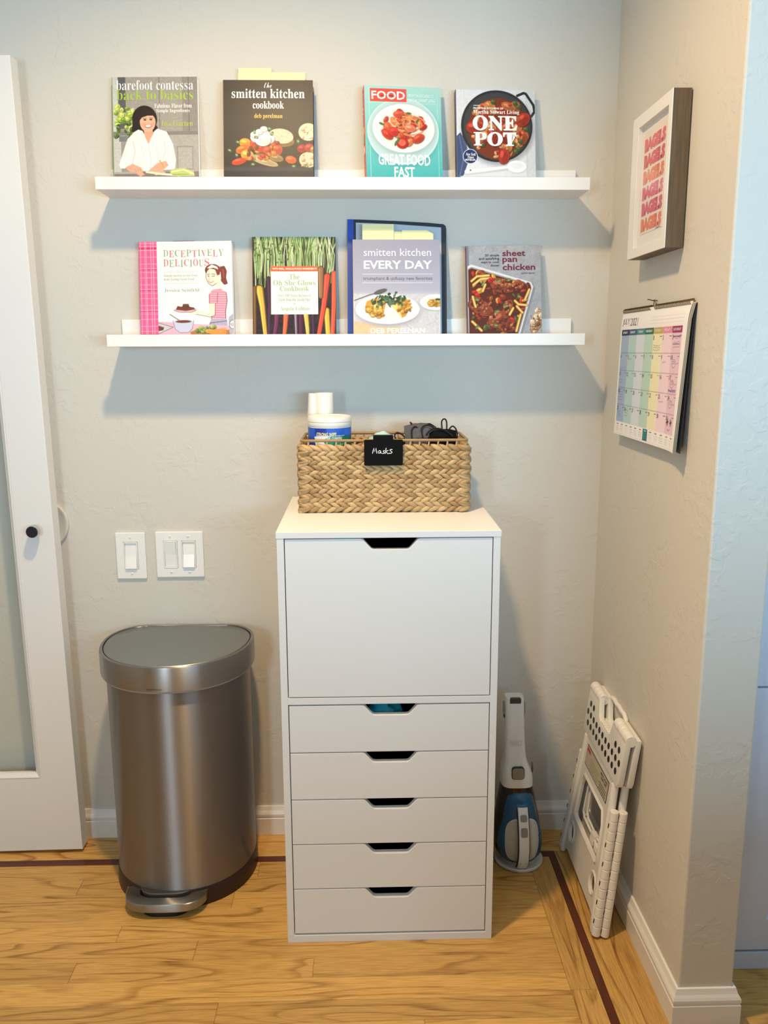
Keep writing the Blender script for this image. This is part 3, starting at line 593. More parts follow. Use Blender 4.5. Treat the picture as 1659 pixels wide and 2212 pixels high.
A.poly([(190, 166), (200, 158), (200, 200), (192, 204), (190, 190)], (176, 172, 188)).ell(200, 182, 9, 10, (70, 66, 74)).ell(200, 182, 8, 9, (250, 248, 244))
GR, PK = (150, 172, 134), (216, 122, 134)
T = []
for word, x0, x1, y0, y1, first in (('DECEPTIVELY', 51, 183, 18, 34, 0), ('DELICIOUS', 51, 152, 38.4, 55.3, 1)):
    n = len(word); wd = [0.62 if c == 'I' else 1.0 for c in word]; tot = sum(wd); x = x0
    for i, c in enumerate(word):
        cw = (x1-x0)*wd[i]/tot; dy = (1.5 if i % 2 else 0); T.append(((GR, PK)[(i+first) % 2], c, 'serif', x+0.8, y0+dy, x+cw-0.8, y1-1.5+dy, -0.005)); x += cw
T += [((160, 166, 150), 'Simple Secrets to Get Your', 'serif', 52, 71, 125, 78, -0.003), ((160, 166, 150), 'Kids Eating Good Food', 'serif', 52, 79, 117, 86, -0.003), ((150, 166, 146), 'Jessica Seinfeld', 'serif', 52, 101.9, 128, 110, -0.004), ((60, 56, 60), 'FLO', 'sansb', 193.5, 179, 199.6, 185)]
t, S, bw, bh, sp = book('white illustrated cookbook with a pink plaid strip down its left side', -0.5565, ZL, -0.070, -0.023, 0.001128, 200, 219, 0.020, A, T, (232, 90, 140), roll=-0.014, cover=(244, 236, 230))
MB().box(72*S, 118*S, 0.010, 0.0107, bh-0.03, bh+4*S).build('bookmark', mat('purple_card', (150, 84, 140), 0.5), t)
# --- lower 2: carrots
A = Art(180, 230, bg=(46, 37, 42)); A.noise(0.15, 4)
for i in range(150):
    x = random.choice([12, 30, 50, 66, 84, 100, 118, 134, 150, 168])+random.uniform(-7, 7); A.line([(x+random.uniform(-12, 12), 0), (x+random.uniform(-5, 5), 40), (x, random.uniform(70, 118))], random.uniform(1.1, 2.2), random.choice([(158, 186, 112), (196, 212, 160), (122, 156, 82), (176, 200, 136), (214, 224, 186), (96, 132, 66)]))
for i in range(40): A.ell(random.uniform(0, 90), random.uniform(4, 56), 2.4, 1.5, random.choice([(92, 124, 70), (64, 96, 50)]), random.uniform(0, 180))
for pts, w1, w2, c in (([(14, 113), (20, 150), (28, 230)], 17, 8, (226, 180, 76)), ([(34, 90), (36, 150), (34, 230)], 9, 7, (74, 40, 64)), ([(52, 160), (50, 190), (44, 230)], 12, 7, (112, 48, 86)), ([(72, 160), (70, 190), (66, 230)], 13, 8, (222, 104, 70)), ([(92, 160), (94, 230)], 6, 4, (150, 130, 160)), ([(104, 160), (104, 230)], 12, 9, (86, 36, 66)), ([(114, 160), (118, 200), (120, 230)], 12, 6, (232, 190, 96)), ([(130, 160), (132, 230)], 8, 6, (70, 36, 70)), ([(160, 160), (164, 230)], 13, 11, (230, 180, 70)), ([(162, 86), (154, 150), (140, 230)], 15, 9, (214, 82, 62)), ([(178, 80), (176, 150), (172, 230)], 14, 9, (222, 92, 62)), ([(4, 110), (4, 230)], 8, 6, (120, 84, 50)), ([(148, 70), (148, 130)], 14, 10, (150, 112, 74))):
    A.line(pts, w1, tuple(v*0.55 for v in c), w2=w2); A.line([(x-0.8, y) for x, y in pts], w1*0.78, c, w2=w2*0.78); A.line([(x-w1*0.2, y) for x, y in pts], w1*0.2, tuple(min(255, v*1.2+20) for v in c), w2=w2*0.2, a=0.6)
A.rect(39, 64, 141.5, 168.5, (252, 247, 233)).rect(39, 64, 141.5, 75, (232, 98, 56))
GG = (168, 186, 152)
T = [((255, 240, 226), 'WITH REAL, WHOLE-FOODS INGREDIENTS', 'sansb', 42, 67.2, 139, 72.4), (GG, 'The', 'serif', 78.6, 81.3, 101.4, 92.7), (GG, 'Oh She Glows', 'serif', 43.8, 94, 136, 105.7), (GG, 'Cookbook', 'serif', 58, 107, 122, 118), ((160, 164, 150), 'Over 100 Vegan Recipes to', 'serif', 54, 124.6, 126, 131.6, -0.003), ((160, 164, 150), 'Glow from the Inside Out', 'serif', 56, 133, 124, 140, -0.003), (GG, '&', 'serif', 88, 143, 92, 148), (GG, 'Angela Liddon', 'serif', 59, 152, 122.6, 162)]
book('cookbook with rainbow carrots around a square white panel on its cover', -0.2825, ZL, -0.070, -0.023, 0.001128, 180, 230, 0.019, A, T, (60, 46, 46), cover=(60, 50, 52))
# --- lower 3a: big navy book behind
t = thing('large_book', 'large navy blue book with a bright blue spine strip, standing behind another book', 'book', (-0.0505, -0.060, ZL), (-math.atan2(0.047, 0.25), 0, 0), 'books on the picture ledges')
ol = [(0, 0), (0.246, 0)] + [(0.2462, 0.280), (0.2445, 0.2885), (0.239, 0.2925), (0.20, 0.2960), (0.12, 0.3005), (0.03, 0.3040), (0.0025, 0.3045)]
b = MB(); b.prism(ol, [], 0.0, 0.003, XZ, 0.0006, 1); b.build('front_cover', mat('navy_board', (38, 46, 58), 0.4), t)
b = MB(); b.prism(ol, [], 0.009, 0.012, XZ, 0.0006, 1); b.build('back_cover', mat('navy_board', (38, 46, 58), 0.4), t)
b = MB(); b.prism([(0.003, 0.003), (0.241, 0.003), (0.241, 0.284), (0.12, 0.296), (0.005, 0.300)], [], 0.0032, 0.0088, XZ); b.build('pages', M['paper'], t)
b = MB(); b.prism([(-0.001, 0), (0.0165, 0), (0.0165, 0.3042), (0.0012, 0.3045)], [], -0.0006, 0.012, XZ, 0.0005, 1); b.build('spine_strip', mat('blue_cloth', (38, 78, 178), 0.45), t)
b = MB(); b.prism([(0.022, 0.01), (0.2335, 0.01), (0.2335, 0.284), (0.12, 0.2920), (0.022, 0.2960)], [], -0.0004, 0.0, XZ); b.build('cover_panel', mat('cover_panel', (186, 200, 214), 0.35), t)
# --- lower 3b: lavender cover in front of it
A = Art(187, 222); A.grad((160, 160, 180), (178, 178, 196), 0, 110).grad((178, 178, 196), (200, 200, 206), 110, 122).rect(0, 118, 187, 222, (206, 206, 210), 4); A.poly([(0, 176), (70, 190), (104, 188), (80, 222), (0, 222)], (220, 192, 154)).noise(0.02, 3, (0, 116, 187, 222))
for i in range(60): x, y = random.uniform(95, 187), random.uniform(122, 222); A.line([(x, y), (x+random.uniform(-16, 16), y+random.uniform(4, 10))], 1.4, random.choice([(176, 176, 184), (224, 224, 228)]), a=0.6)
A.ell(74, 156, 70, 33, (150, 150, 158), soft=8, a=0.6).ell(73, 151, 69, 32, (240, 239, 238)).ell(73, 149, 60, 26, (226, 225, 226), soft=6); A.ell(178, 138, 36, 17, (150, 150, 158), soft=6, a=0.6).ell(178, 136, 35, 17, (240, 239, 238)).ell(178, 135, 28, 12, (226, 225, 226), soft=4)
A.line([(2, 132), (34, 120), (58, 114)], 2, (90, 94, 98)).ell(58, 113, 15, 5, (92, 96, 100), -18)
A.poly([(28, 134), (48, 126), (70, 136), (62, 170), (34, 164), (24, 150)], (214, 160, 66)).poly([(82, 144), (92, 128), (116, 130), (124, 144), (112, 166), (104, 170)], (206, 150, 60)).poly([(82, 144), (104, 170), (100, 150), (90, 136)], (240, 214, 120)).scatter(40, (26, 130, 66, 168), (3, 6), [(226, 176, 80), (196, 136, 52), (236, 198, 116)], lambda x, y: abs(x-46) < 18 and abs(y-150) < 16).scatter(20, (94, 130, 122, 160), (3, 5), [(206, 140, 54), (180, 112, 44), (226, 170, 84)], lambda x, y: y < 158-abs(x-108)*0.3)
for i in range(70): A.ell(random.gauss(74, 17), random.gauss(130, 6), random.uniform(3, 6), random.uniform(1.4, 3), random.choice([(58, 86, 58), (76, 108, 72), (40, 62, 46), (96, 126, 88)]), random.uniform(0, 180))
A.poly([(158, 138), (164, 130), (187, 128), (187, 146), (162, 146)], (206, 158, 66)).scatter(12, (164, 130, 187, 144), (2, 4), [(190, 130, 52), (226, 180, 90)]); A.ell(182, 130, 6, 2.5, (60, 90, 60))
for y in (75, 93.7): A.line([(20, y), (171, y)], 0.9, (236, 236, 242))
T = [((248, 247, 250), 'smitten kitchen', 'sans', 22.4, 19.4, 168, 35.8), ((250, 249, 250), 'EVERY DAY', 'sansb', 22.4, 45.6, 170, 64), ((92, 92, 110), 'triumphant & unfussy new favorites', 'sans', 20.7, 80.6, 170, 90), (W_, 'DEB PERELMAN', 'sansb', 36, 192, 153.5, 203.5)]
t, S, bw, bh, sp = book('lavender cookbook with a plate on its cover, in front of the large navy book', -0.0352, ZL, -0.1035, -0.0515, 0.001127, 187, 222, 0.030, A, T, (206, 178, 160), cover=(190, 186, 196))
for x0, x1, hh, yy in ((20, 88, 36, 0.008), (106, 174, 24, 0.012), (86, 110, 22, 0.014)):
    b = MB(); q = 0.0035 if x0 == 106 else 0
    b.prism([(x0*S, bh-0.03), (x1*S, bh-0.03), (x1*S, bh+hh*S-0.009*(q > 0)), (x1*S-0.004*(q > 0)*4, bh+hh*S), (x0*S, bh+hh*S)], [], yy, yy+0.0007, XZ); b.build('sticky_note', M['note'], t)
# --- lower 4: sheet pan
A = Art(162, 208, bg=(164, 167, 175)); A.noise(0.03, 2.5).noise(0.03, 12); A.rect(0, 0, 5, 208, (120, 126, 140), 2)
tray = [(2, 44), (10, 40), (140, 80), (145, 90), (115, 190), (108, 208), (2, 208)]
A.poly([(x+4, y+4) for x, y in tray], (120, 122, 128), 0.6).poly(tray, (224, 224, 226)).poly([(x*0.965+1, (y-120)*0.96+122) for x, y in tray], (150, 150, 152)).poly([(x*0.945+1, (y-120)*0.935+123) for x, y in tray], (92, 42, 26))
ins = lambda x, y: y > 48+(x-2)*0.29 and x < 136-(y-90)*0.28 and x > 5
A.scatter(110, (4, 46, 140, 206), (4, 9), [(110, 46, 30), (140, 60, 34), (96, 38, 24), (160, 84, 44), (190, 60, 40), (214, 160, 70), (84, 96, 48)], ins, (0.35, 0.8))
for x, y, rx, ry, r in ((72, 86, 22, 15, 20), (102, 90, 24, 9, -22), (30, 134, 28, 16, 25), (70, 160, 26, 18, -20), (88, 138, 10, 22, 20), (84, 178, 20, 8, 10), (20, 120, 14, 12, 0)): A.chunk(x, y, rx, ry, (150, 74, 44), r); A.scatter(22, (x-rx*0.8, y-ry*0.8, x+rx*0.8, y+ry*0.8), (2, 4.5), [(176, 96, 58), (120, 50, 32), (196, 124, 80), (90, 36, 26)])
for pts in ([(10, 76), (22, 66), (48, 64)], [(14, 84), (30, 72), (52, 70)], [(12, 110), (16, 126), (18, 132)], [(104, 120), (112, 128), (130, 130)], [(108, 132), (120, 146)], [(92, 150), (100, 136)], [(126, 118), (136, 96)], [(10, 164), (30, 184)], [(116, 150), (106, 186)], [(34, 98), (40, 84)]): A.line(pts, 6, (160, 110, 40)); A.line(pts, 4.5, (230, 186, 92)); A.line(pts, 1.5, (248, 222, 150))
for x, y, rr in ((16, 100, 0), (22, 106, 20), (50, 76, 40), (54, 72, 10), (70, 120, 60), (98, 160, 30), (14, 60, 80)): A.chunk(x, y, 6, 3.6, (200, 46, 40), rr)
for x, y in ((34, 82), (68, 76), (90, 74), (20, 116), (84, 130), (64, 142), (112, 110), (20, 176), (60, 172)): A.ell(x, y, 6, 2.6, (84, 108, 60), random.uniform(0, 180)); A.ell(x+2, y+1, 4, 2, (132, 152, 92), random.uniform(0, 180))
A.chunk(152, 164, 12, 26, (196, 154, 110), 25); A.scatter(40, (138, 138, 162, 190), (2, 6), [(220, 186, 146), (176, 128, 86), (236, 210, 178), (150, 104, 70)], lambda x, y: x > 150-(y-140)*0.35)
for i in range(14): A.ell(random.uniform(126, 160), random.uniform(150, 186), 0.9, 0.9, (50, 46, 48))
MR, DK = (112, 28, 54), (60, 60, 72)
T = [(MR, 'sheet', 'sansb', 78.4, 9.8, 128.8, 23), (MR, 'pan', 'sansb', 78.4, 26.5, 110.6, 40), (MR, 'chicken', 'sansb', 78.4, 39.9, 150, 53.6), (DK, '50 simple', 'sansb', 41, 18, 71.5, 24.5), (DK, 'and satisfying', 'sansb', 27, 25, 71.5, 32), (DK, 'ways to cook', 'sansb', 31, 32.8, 71.5, 39.2), (DK, 'dinner', 'sansb', 52, 40, 71.5, 45), (DK, 'CATHY ERWAY', 'sansb', 119, 58.8, 150, 62.2)]
book('small grey cookbook with a tray of roast chicken on its cover', 0.2470, ZL, -0.068, -0.021, 0.001138, 162, 208, 0.018, A, T, (96, 50, 52), roll=-0.012, cover=(160, 164, 172))
#NEXT#
# ------------------------------------------------------------------ white drawer cabinet
KX0, KX1, KY, KH = -0.2005, 0.2754, -0.4566, 0.9731
cab = thing('drawer_cabinet', 'white drawer cabinet with cut-out grips, one big door above five drawers', 'cabinet', ((KX0+KX1)/2, -0.236, 0))
cx0 = (KX0+KX1)/2; hw = (KX1-KX0)/2; yf, yb_ = KY+0.236, -0.017+0.236
MB().box(-hw, hw, yf-0.001, yb_, 0.9598, KH, 0.0008).build('top_panel', M['white'], cab)
MB().box(-hw+0.0015, hw-0.0015, yf, yb_, 0.0, 0.0178, 0.0008).build('bottom_panel', M['white'], cab)
for sx in (-1, 1):
    a = sx*(hw-0.0015); c = a-sx*0.0150
    MB().box(min(a, c), max(a, c), yf, yb_, 0.0178, 0.9598, 0.0008).build('side_panel', M['white'], cab)
MB().box(-hw+0.0165, hw-0.0165, yf+0.0005, yb_, 0.5868, 0.6018, 0.0006).build('middle_shelf', M['white'], cab)
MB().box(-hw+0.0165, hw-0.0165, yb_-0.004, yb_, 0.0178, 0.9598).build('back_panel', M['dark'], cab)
FW = hw-0.0165-0.0018
def front(z0, z1, cutcx, name, deep=True):
    ol = [(-FW, z0), (FW, z0), (FW, z1)]
    g = [(0.0660, 0), (0.0615, -0.0004), (0.0575, -0.0020), (0.0435, -0.0185), (0.0395, -0.0222), (0.0350, -0.0236)]
    ol += [(cutcx+x, z1+z) for x, z in g]+[(cutcx-x, z1+z) for x, z in reversed(g)]+[(-FW, z1)]
    b = MB(); b.prism(ol, [], yf+0.0012, yf+0.0172, XZ, 0.0007, 2); f = b.build(name, M['white'], cab)
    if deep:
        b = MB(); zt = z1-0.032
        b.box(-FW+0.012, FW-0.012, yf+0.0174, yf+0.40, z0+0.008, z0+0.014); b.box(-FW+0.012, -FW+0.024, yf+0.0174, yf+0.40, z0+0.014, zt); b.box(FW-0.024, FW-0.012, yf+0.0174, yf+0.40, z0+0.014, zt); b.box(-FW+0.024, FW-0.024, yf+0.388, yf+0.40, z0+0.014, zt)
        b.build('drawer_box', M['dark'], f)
front(0.6042, 0.9576, 0.003, 'door', False)
zs_ = [0.5838, 0.4716, 0.3582, 0.2478, 0.1356, 0.0205]
for i in range(5): front(zs_[i+1]+0.0022, zs_[i]-0.0004, 0.003, 'drawer')
# crumpled blue-green bag in the top drawer
b = MB(); rings = []
for i in range(9):
    t_ = i/8; r = 0.004+0.034*math.sin(PI*t_)**0.7
    rings.append([((t_-0.5)*0.10, r*1.0*math.cos(2*PI*k/14)*(1+0.25*math.sin(3*k+i)), r*0.8*math.sin(2*PI*k/14)*(1+0.22*math.cos(5*k+2*i))) for k in range(14)])
b.loft(rings); o = b.build('plastic_bag', mat('teal_plastic_film', (40, 150, 170), 0.2), None, True, 0.5); o.location = (cx0-0.005, KY+0.062, 0.535); o.rotation_euler = (0.1, 0.25, 0.4)
tag(o, 'crumpled teal plastic bag inside the top small drawer of the cabinet', 'bag')

# ------------------------------------------------------------------ woven basket
BX0, BX1, BY0, BY1, BZ = -0.163, 0.2315, -0.247, -0.062, 0.9736
bas = thing('woven_basket', 'rectangular tan woven basket on top of the white drawer cabinet', 'basket', ((BX0+BX1)/2, (BY0+BY1)/2, BZ))
bw2, bd2, BHt = (BX1-BX0)/2, (BY1-BY0)/2, 0.172
ST = random_mat('woven_water_hyacinth', (216, 184, 134), (142, 106, 62), 0.5)
BCORE = mat('basket_core', (70, 48, 26), 0.8)
b = MB(); b.prism(rrect(-bw2+0.006, bw2-0.006, -bd2+0.006, bd2-0.006, 0.012, 4), [rrect(-bw2+0.0105, bw2-0.0105, -bd2+0.0105, bd2-0.0105, 0.009, 4)], 0.003, BHt-0.016, Matrix.Identity(4))
b.box(-bw2+0.009, bw2-0.009, -bd2+0.009, bd2-0.009, 0.002, 0.006); b.build('body', BCORE, bas)
def strand_mesh():
    b = MB(); L = 0.0200; prof = [(-1, 0.12), (-0.85, 0.5), (-0.5, 0.88), (0, 1.0), (0.5, 0.85), (0.85, 0.45), (1, 0.1)]
    b.loft([[(L*t_, 0.0092*r*math.cos(2*PI*k/8)+0.0040*t_*t_, 0.0064*r*math.sin(2*PI*k/8)) for k in range(8)] for t_, r in prof])
    o = b.build('strand', ST, None, True, 1.2); me = o.data; bpy.data.objects.remove(o); return me
SM = strand_mesh(); ROWS, PITCH = 14, 0.0109
joined = MB()
def strand(x, y, z, rz, tilt, part=True):
    m = Matrix.Translation((x, y, z)) @ Matrix.Rotation(rz, 4, 'Z') @ Matrix.Rotation(tilt, 4, 'Y') @ Matrix.Diagonal((random.uniform(0.92, 1.08), random.uniform(0.9, 1.1), random.uniform(0.92, 1.1), 1))
    if part:
        o = link('strand', SM, bas); o.matrix_local = m
    else:
        me = SM.copy(); me.transform(m); joined.bm.from_mesh(me); bpy.data.meshes.remove(me)
for r in range(ROWS):
    z = 0.0085+r*PITCH; sg = 1 if r % 2 else -1; n = 19; bow = 0.0012*math.sin(PI*r/(ROWS-1))
    for i in range(n):
        x = -bw2+0.007+(i+0.5+(0.15 if r % 2 else -0.15))*(2*bw2-0.014)/n
        strand(x, -bd2+0.004-bow, z+random.uniform(-0.0007, 0.0007), random.uniform(-0.04, 0.04), sg*0.46+random.uniform(-0.07, 0.07))
    for s in (-1, 1):
        for i in range(9):
            y = -bd2+0.006+(i+0.5)*(2*bd2-0.012)/9
            strand(s*(bw2-0.004+bow), y, z, PI/2, -s*sg*0.46, False)
    for sx_ in (-1, 1):
        for sy_ in (-1, 1): strand(sx_*(bw2-0.0055), sy_*(bd2-0.0055), z, -sx_*sy_*PI/4, -sg*0.3*sy_, False)
    for i in range(n):
        if r > 8: strand(-bw2+0.012+(i+0.5)*(2*bw2-0.024)/n, bd2-0.005, z, 0, sg*0.46, False)
o = joined.build('weave', ST, bas, True, 1.2); o['kind'] = 'stuff'
rc = rrect(-bw2+0.004, bw2-0.004, -bd2+0.004, bd2-0.004, 0.012, 5)
b = MB(); b.tube([(x, y, BHt-0.003) for x, y in rc], 0.0032, 8, True); b.build('rim_cord', ST, bas, True)
b = MB()
per = [(x, -bd2+0.004) for x in np.arange(-bw2+0.02, bw2-0.01, 0.0215)]+[(x, bd2-0.004) for x in np.arange(-bw2+0.02, bw2-0.01, 0.0215)]+[(s*(bw2-0.004), y) for s in (-1, 1) for y in np.arange(-bd2+0.02, bd2-0.01, 0.0215)]
for x, y in per: b.tube([(x-0.001, y, BHt-0.018), (x+0.001, y+0.0005, BHt-0.010), (x+0.001, y, BHt-0.002)], 0.0022, 6)
o = b.build('rim_wraps', ST, bas, True); o['kind'] = 'stuff'
# clip-on label
t = thing('basket_label', 'black clip-on label with white handwriting on the front of the woven basket', 'label', (0.0315, BY0-0.0125, 1.086))
b = MB(); b.prism(rrect(-0.0447, 0.0447, 0, 0.0600, 0.003, 3), [], 0, 0.0030, XZ, 0.0008, 1); b.build('board', M['blackmatte'], t)
b = MB(); b.box(-0.0235, 0.0225, -0.0006, 0.0026, 0.055, 0.0690, 0.0008, 1); b.box(-0.0235, 0.0225, 0.0026, 0.0235, 0.0664, 0.0690, 0.0008, 1); b.box(-0.0235, 0.0225, 0.0215, 0.0240, 0.030, 0.0690, 0.0008, 1); b.build('clip', M['blackmatte'], t)
b = MB()
def squig(pts, r, y=-0.0004):
    b.tube([(p[0], y, p[1]) for p in pts], r, 5, False, 1.0)
sx = lambda q: -0.0255+q*0.051; sz = lambda q: 0.0275+q*0.0135
for st in ([(0.0, 0.05), (0.03, 0.5), (0.06, 1.0), (0.10, 0.35), (0.17, 1.0), (0.19, 0.4), (0.20, 0.05)], [(0.37, 0.5), (0.31, 0.55), (0.26, 0.3), (0.29, 0.05), (0.35, 0.2), (0.38, 0.5), (0.38, 0.1), (0.42, 0.08)], [(0.55, 0.55), (0.49, 0.5), (0.49, 0.35), (0.54, 0.25), (0.52, 0.05), (0.44, 0.05)], [(0.62, 1.0), (0.60, 0.5), (0.58, 0.0)], [(0.72, 0.6), (0.60, 0.35), (0.66, 0.15), (0.72, -0.05)], [(0.90, 0.66), (0.85, 0.74), (0.79, 0.66), (0.79, 0.54), (0.84, 0.42), (0.89, 0.28), (0.87, 0.12), (0.80, 0.04), (0.73, 0.10)]):
    squig([(sx(a), sz(c)) for a, c in st], 0.00085)
b.build('handwriting', ink((246, 246, 244)), t, True)

# wipes jar
t = thing('wipes_jar', 'wide jar of wipes with white lid and blue label, in the basket', 'jar', (-0.0945, -0.1820, BZ+0.0065))
b = MB(); b.lathe([(0.0001, 0), (0.048, 0), (0.051, 0.004), (0.051, 0.192), (0.0485, 0.196)], n=48); b.build('body', M['plastic'], t, True)
b = MB(); b.lathe([(0.0515, 0.1925), (0.0522, 0.194), (0.0522, 0.2000), (0.0512, 0.2005), (0.0512, 0.2030), (0.0522, 0.2035), (0.0522, 0.2100), (0.050, 0.2150), (0.046, 0.2165), (0.041, 0.2165), (0.039, 0.2140), (0.0001, 0.2135)], n=48); b.build('lid', M['plastic'], t, True)
JR = 0.0513
A = Art(320, 120, 1.0, bg=(38, 92, 196)); A.grad((46, 100, 206), (28, 58, 150), 0, 120)
A.rect(96, 0, 150, 24, (32, 62, 150), 6).poly([(92, 34), (120, 30), (232, 28), (222, 42), (196, 58), (150, 74), (120, 80), (98, 70), (96, 44)], (228, 230, 230)).ell(190, 50, 52, 20, (28, 138, 118)).rect(210, 30, 320, 100, (20, 110, 96), 4).rect(230, 0, 320, 28, (48, 108, 214), 3).ell(152, 76, 10, 8, (230, 110, 60)).rect(0, 60, 96, 120, (30, 66, 160))
cyl = lambda r: (lambda x, y: (r*np.sin((x-160)/160*1.75), -r*np.cos((x-160)/160*1.75), 0.1900-y*0.0006))
A.build('label_print', cyl(JR), M['print'], t)
b = MB(); put_text(b, lambda x, y: tuple(float(q) for q in cyl(JR+0.0003)(x, y)), 'STRONG WIPE', 'sansb', 104, 17, 190, 31, 0, 2.2); b.build('label_lettering', ink((246, 232, 150)), t)
b = MB(); put_text(b, lambda x, y: tuple(float(q) for q in cyl(JR+0.0003)(x, y)), 'FOR INDUSTRIAL CLEANING', 'sansb', 96, 34, 216, 44, 0, 2); b.build('label_lettering', ink((240, 240, 240)), t)
b = MB(); put_text(b, lambda x, y: tuple(float(q) for q in cyl(JR+0.0003)(x, y)), 'Fresh Scent', 'bitalic', 206, 58, 240, 66); b.build('label_lettering', ink((206, 220, 120)), t)
# white bottle behind it
t = thing('white_bottle', 'white plastic bottle with a tall stepped cap, behind the wipes jar in the basket', 'bottle', (-0.1165, -0.1000, BZ+0.0065))
b = MB(); b.lathe([(0.0001, 0), (0.026, 0), (0.028, 0.004), (0.028, 0.19), (0.022, 0.205), (0.022, 0.21)], n=32, cap=False); b.build('body', M['plastic'], t, True)
b = MB(); n = 32
prof = [(0.0235, 0.205), (0.0225, 0.2640), (0.0215, 0.2655), (0.0185, 0.2655), (0.0180, 0.255), (0.0001, 0.255)]
b.lathe(prof, (0.006, 0, 0), n); b.build('cap', M['plastic'], t, True)
b = MB(); b.loft([[(-0.0315+0.010*(1-k_)+0.0, 0, 0)]*0 or [(-0.022+dx*1.0, dy, z) for dx, dy in ellipse(0, 0, rx, ry, 20)] for z, rx, ry, k_ in ((0.205, 0.0135, 0.016, 0), (0.2635, 0.0100, 0.013, 1), (0.2645, 0.0090, 0.012, 1))]); b.build('cap_spout', M['plastic'], t, True)

# face masks
FAB = mat('black_mask_cloth', (20, 20, 22), 0.9, spec=0.1, bump=(900, 0.0002)); FAB2 = mat('grey_pattern_mask_cloth', (84, 84, 90), 0.8, bump=(700, 0.0002)); CORD = mat('black_elastic', (14, 14, 15), 0.8)
def mask(name, label, loc, rot, m, loops, size=(0.045, 0.034), pleat=0.0018):
    t = thing(name, label, 'face mask', loc, rot, 'face masks in the basket'); b = MB(); rows = []
    nx, ny = 18, 14
    for sgn in (1, -1):
        rows = []
        for j in range(ny+1):
            v = j/ny*2-1
            rows.append([(size[0]*(i/nx*2-1), size[1]*v*(1-0.25*(i/nx*2-1)**2), 0.030*(1-(i/nx*2-1)**2)*(1-0.75*v*v)+pleat*math.sin(v*11)+0.0012*math.sin(i*1.3+j)+(0.0016 if sgn > 0 else 0)) for i in range(nx+1)])
        b.loft(rows, cap=False, closed=False)
    b.build('cloth', m, t, True, 1.5)
    for pts in loops:
        k = MB(); P = [Vector(p) for p in pts]; sm = []
        for i in range(len(P)-1):
            p0, p1, p2, p3 = P[max(i-1, 0)], P[i], P[i+1], P[min(i+2, len(P)-1)]
            for q in range(5):
                u = q/5; sm.append(0.5*((2*p1)+(p2-p0)*u+(2*p0-5*p1+4*p2-p3)*u*u+(3*p1-p0-3*p2+p3)*u**3))
        sm.append(P[-1]); k.tube(sm, 0.0019, 7); k.build('ear_loop', CORD, t, True)
MZ = 1.128
mask('face_mask', 'grey patterned face mask with black trim, uppermost in the basket', (0.130, -0.140, MZ+0.010), (0.95, 0.12, 0.25), FAB2, [[(-0.030, 0.030, 0.01), (-0.028, 0.040, 0.0), (-0.018, 0.036, -0.003), (0.0, 0.043, -0.006), (0.012, 0.036, 0.006), (0.024, 0.041, 0), (0.036, 0.030, 0.004)], [(-0.012, -0.02, 0.032), (-0.014, 0.004, 0.035), (0.004, 0.016, 0.033), (0.020, 0.006, 0.034), (0.016, -0.02, 0.030)], [(-0.034, -0.02, 0.016), (-0.034, 0.006, 0.019), (-0.024, 0.016, 0.021), (-0.018, 0.004, 0.023), (-0.020, -0.02, 0.02)]], (0.046, 0.036))
mask('face_mask', 'black face mask with a standing ear loop, at the right in the basket', (0.170, -0.158, MZ+0.003), (1.25, -0.15, -0.2), FAB, [[(0.010, 0.020, 0.006), (0.010, 0.046, 0.002), (0.017, 0.053, 0.0), (0.022, 0.044, 0.002), (0.020, 0.016, 0.008)], [(0.022, 0.018, 0.008), (0.036, 0.030, 0.010), (0.045, 0.016, 0.010), (0.043, -0.012, 0.008)], [(-0.03, 0.012, 0.022), (-0.01, 0.026, 0.026), (0.016, 0.020, 0.026), (0.036, 0.002, 0.022)]], (0.042, 0.028))
mask('face_mask', 'black face mask with a loose loop, lowest and leftmost of the dark masks', (0.098, -0.130, MZ-0.022), (0.9, 0.1, 0.35), FAB, [[(-0.030, 0.01, 0.012), (-0.038, 0.030, 0.012), (-0.028, 0.043, 0.010), (-0.014, 0.034, 0.012), (-0.012, 0.012, 0.018)]], (0.046, 0.03))
mask('face_mask', 'pale teal face mask behind the black label in the basket', (0.030, -0.185, 1.126), (0.25, 0.03, 0.1), mat('teal_mask_cloth', (176, 214, 208), 0.8), [], (0.036, 0.030))
b = None

# ------------------------------------------------------------------ step bin
BCX = -0.4885
can = thing('step_bin', 'half-round brushed steel pedal bin standing against the wall between door and cabinet', 'bin', (BCX, -0.17, 0))
def dshape(ins, n=14):
    a, yb, ym, yf = 0.190-ins, -0.024-ins, -0.135, -0.337+ins; cr = 0.078
    pts = [(-a+cr, yb)]
    for i in range(n+1): t_ = PI/2+i/n*PI/2; pts.append((-a+cr+cr*math.cos(t_), ym+(yb-ym)*math.sin(t_)))
    for i in range(1, 4*n): t_ = PI+i/(4*n)*PI; c, s = math.cos(t_), math.sin(t_); pts.append((a*math.copysign(abs(c)**0.94, c), ym+(ym-yf)*math.copysign(abs(s)**0.94, s)))
    for i in range(n+1): t_ = i/n*PI/2; pts.append((a-cr+cr*math.cos(t_), ym+(yb-ym)*math.sin(t_)))
    return [(x, y+0.17) for x, y in pts]
def dloft(prof, cap=True):
    b = MB(); b.loft([[(x, y, z) for x, y in dshape(i)] for i, z in prof], cap=cap); return b
dloft([(0.013, 0.046), (0.013, 0.30), (0.013, 0.585)]).build('body', M['steel'], can, True, 0.5)
dloft([(0.009, 0.0), (0.0095, 0.012), (0.0105, 0.044), (0.0125, 0.047)]).build('base', M['base'], can, True, 0.6)
dloft([(0.0045, 0.564), (0.0035, 0.5655), (0.003, 0.570)], False).build('lid_seal', mat('grey_seal', (150, 152, 150), 0.4), can, True, 0.5)
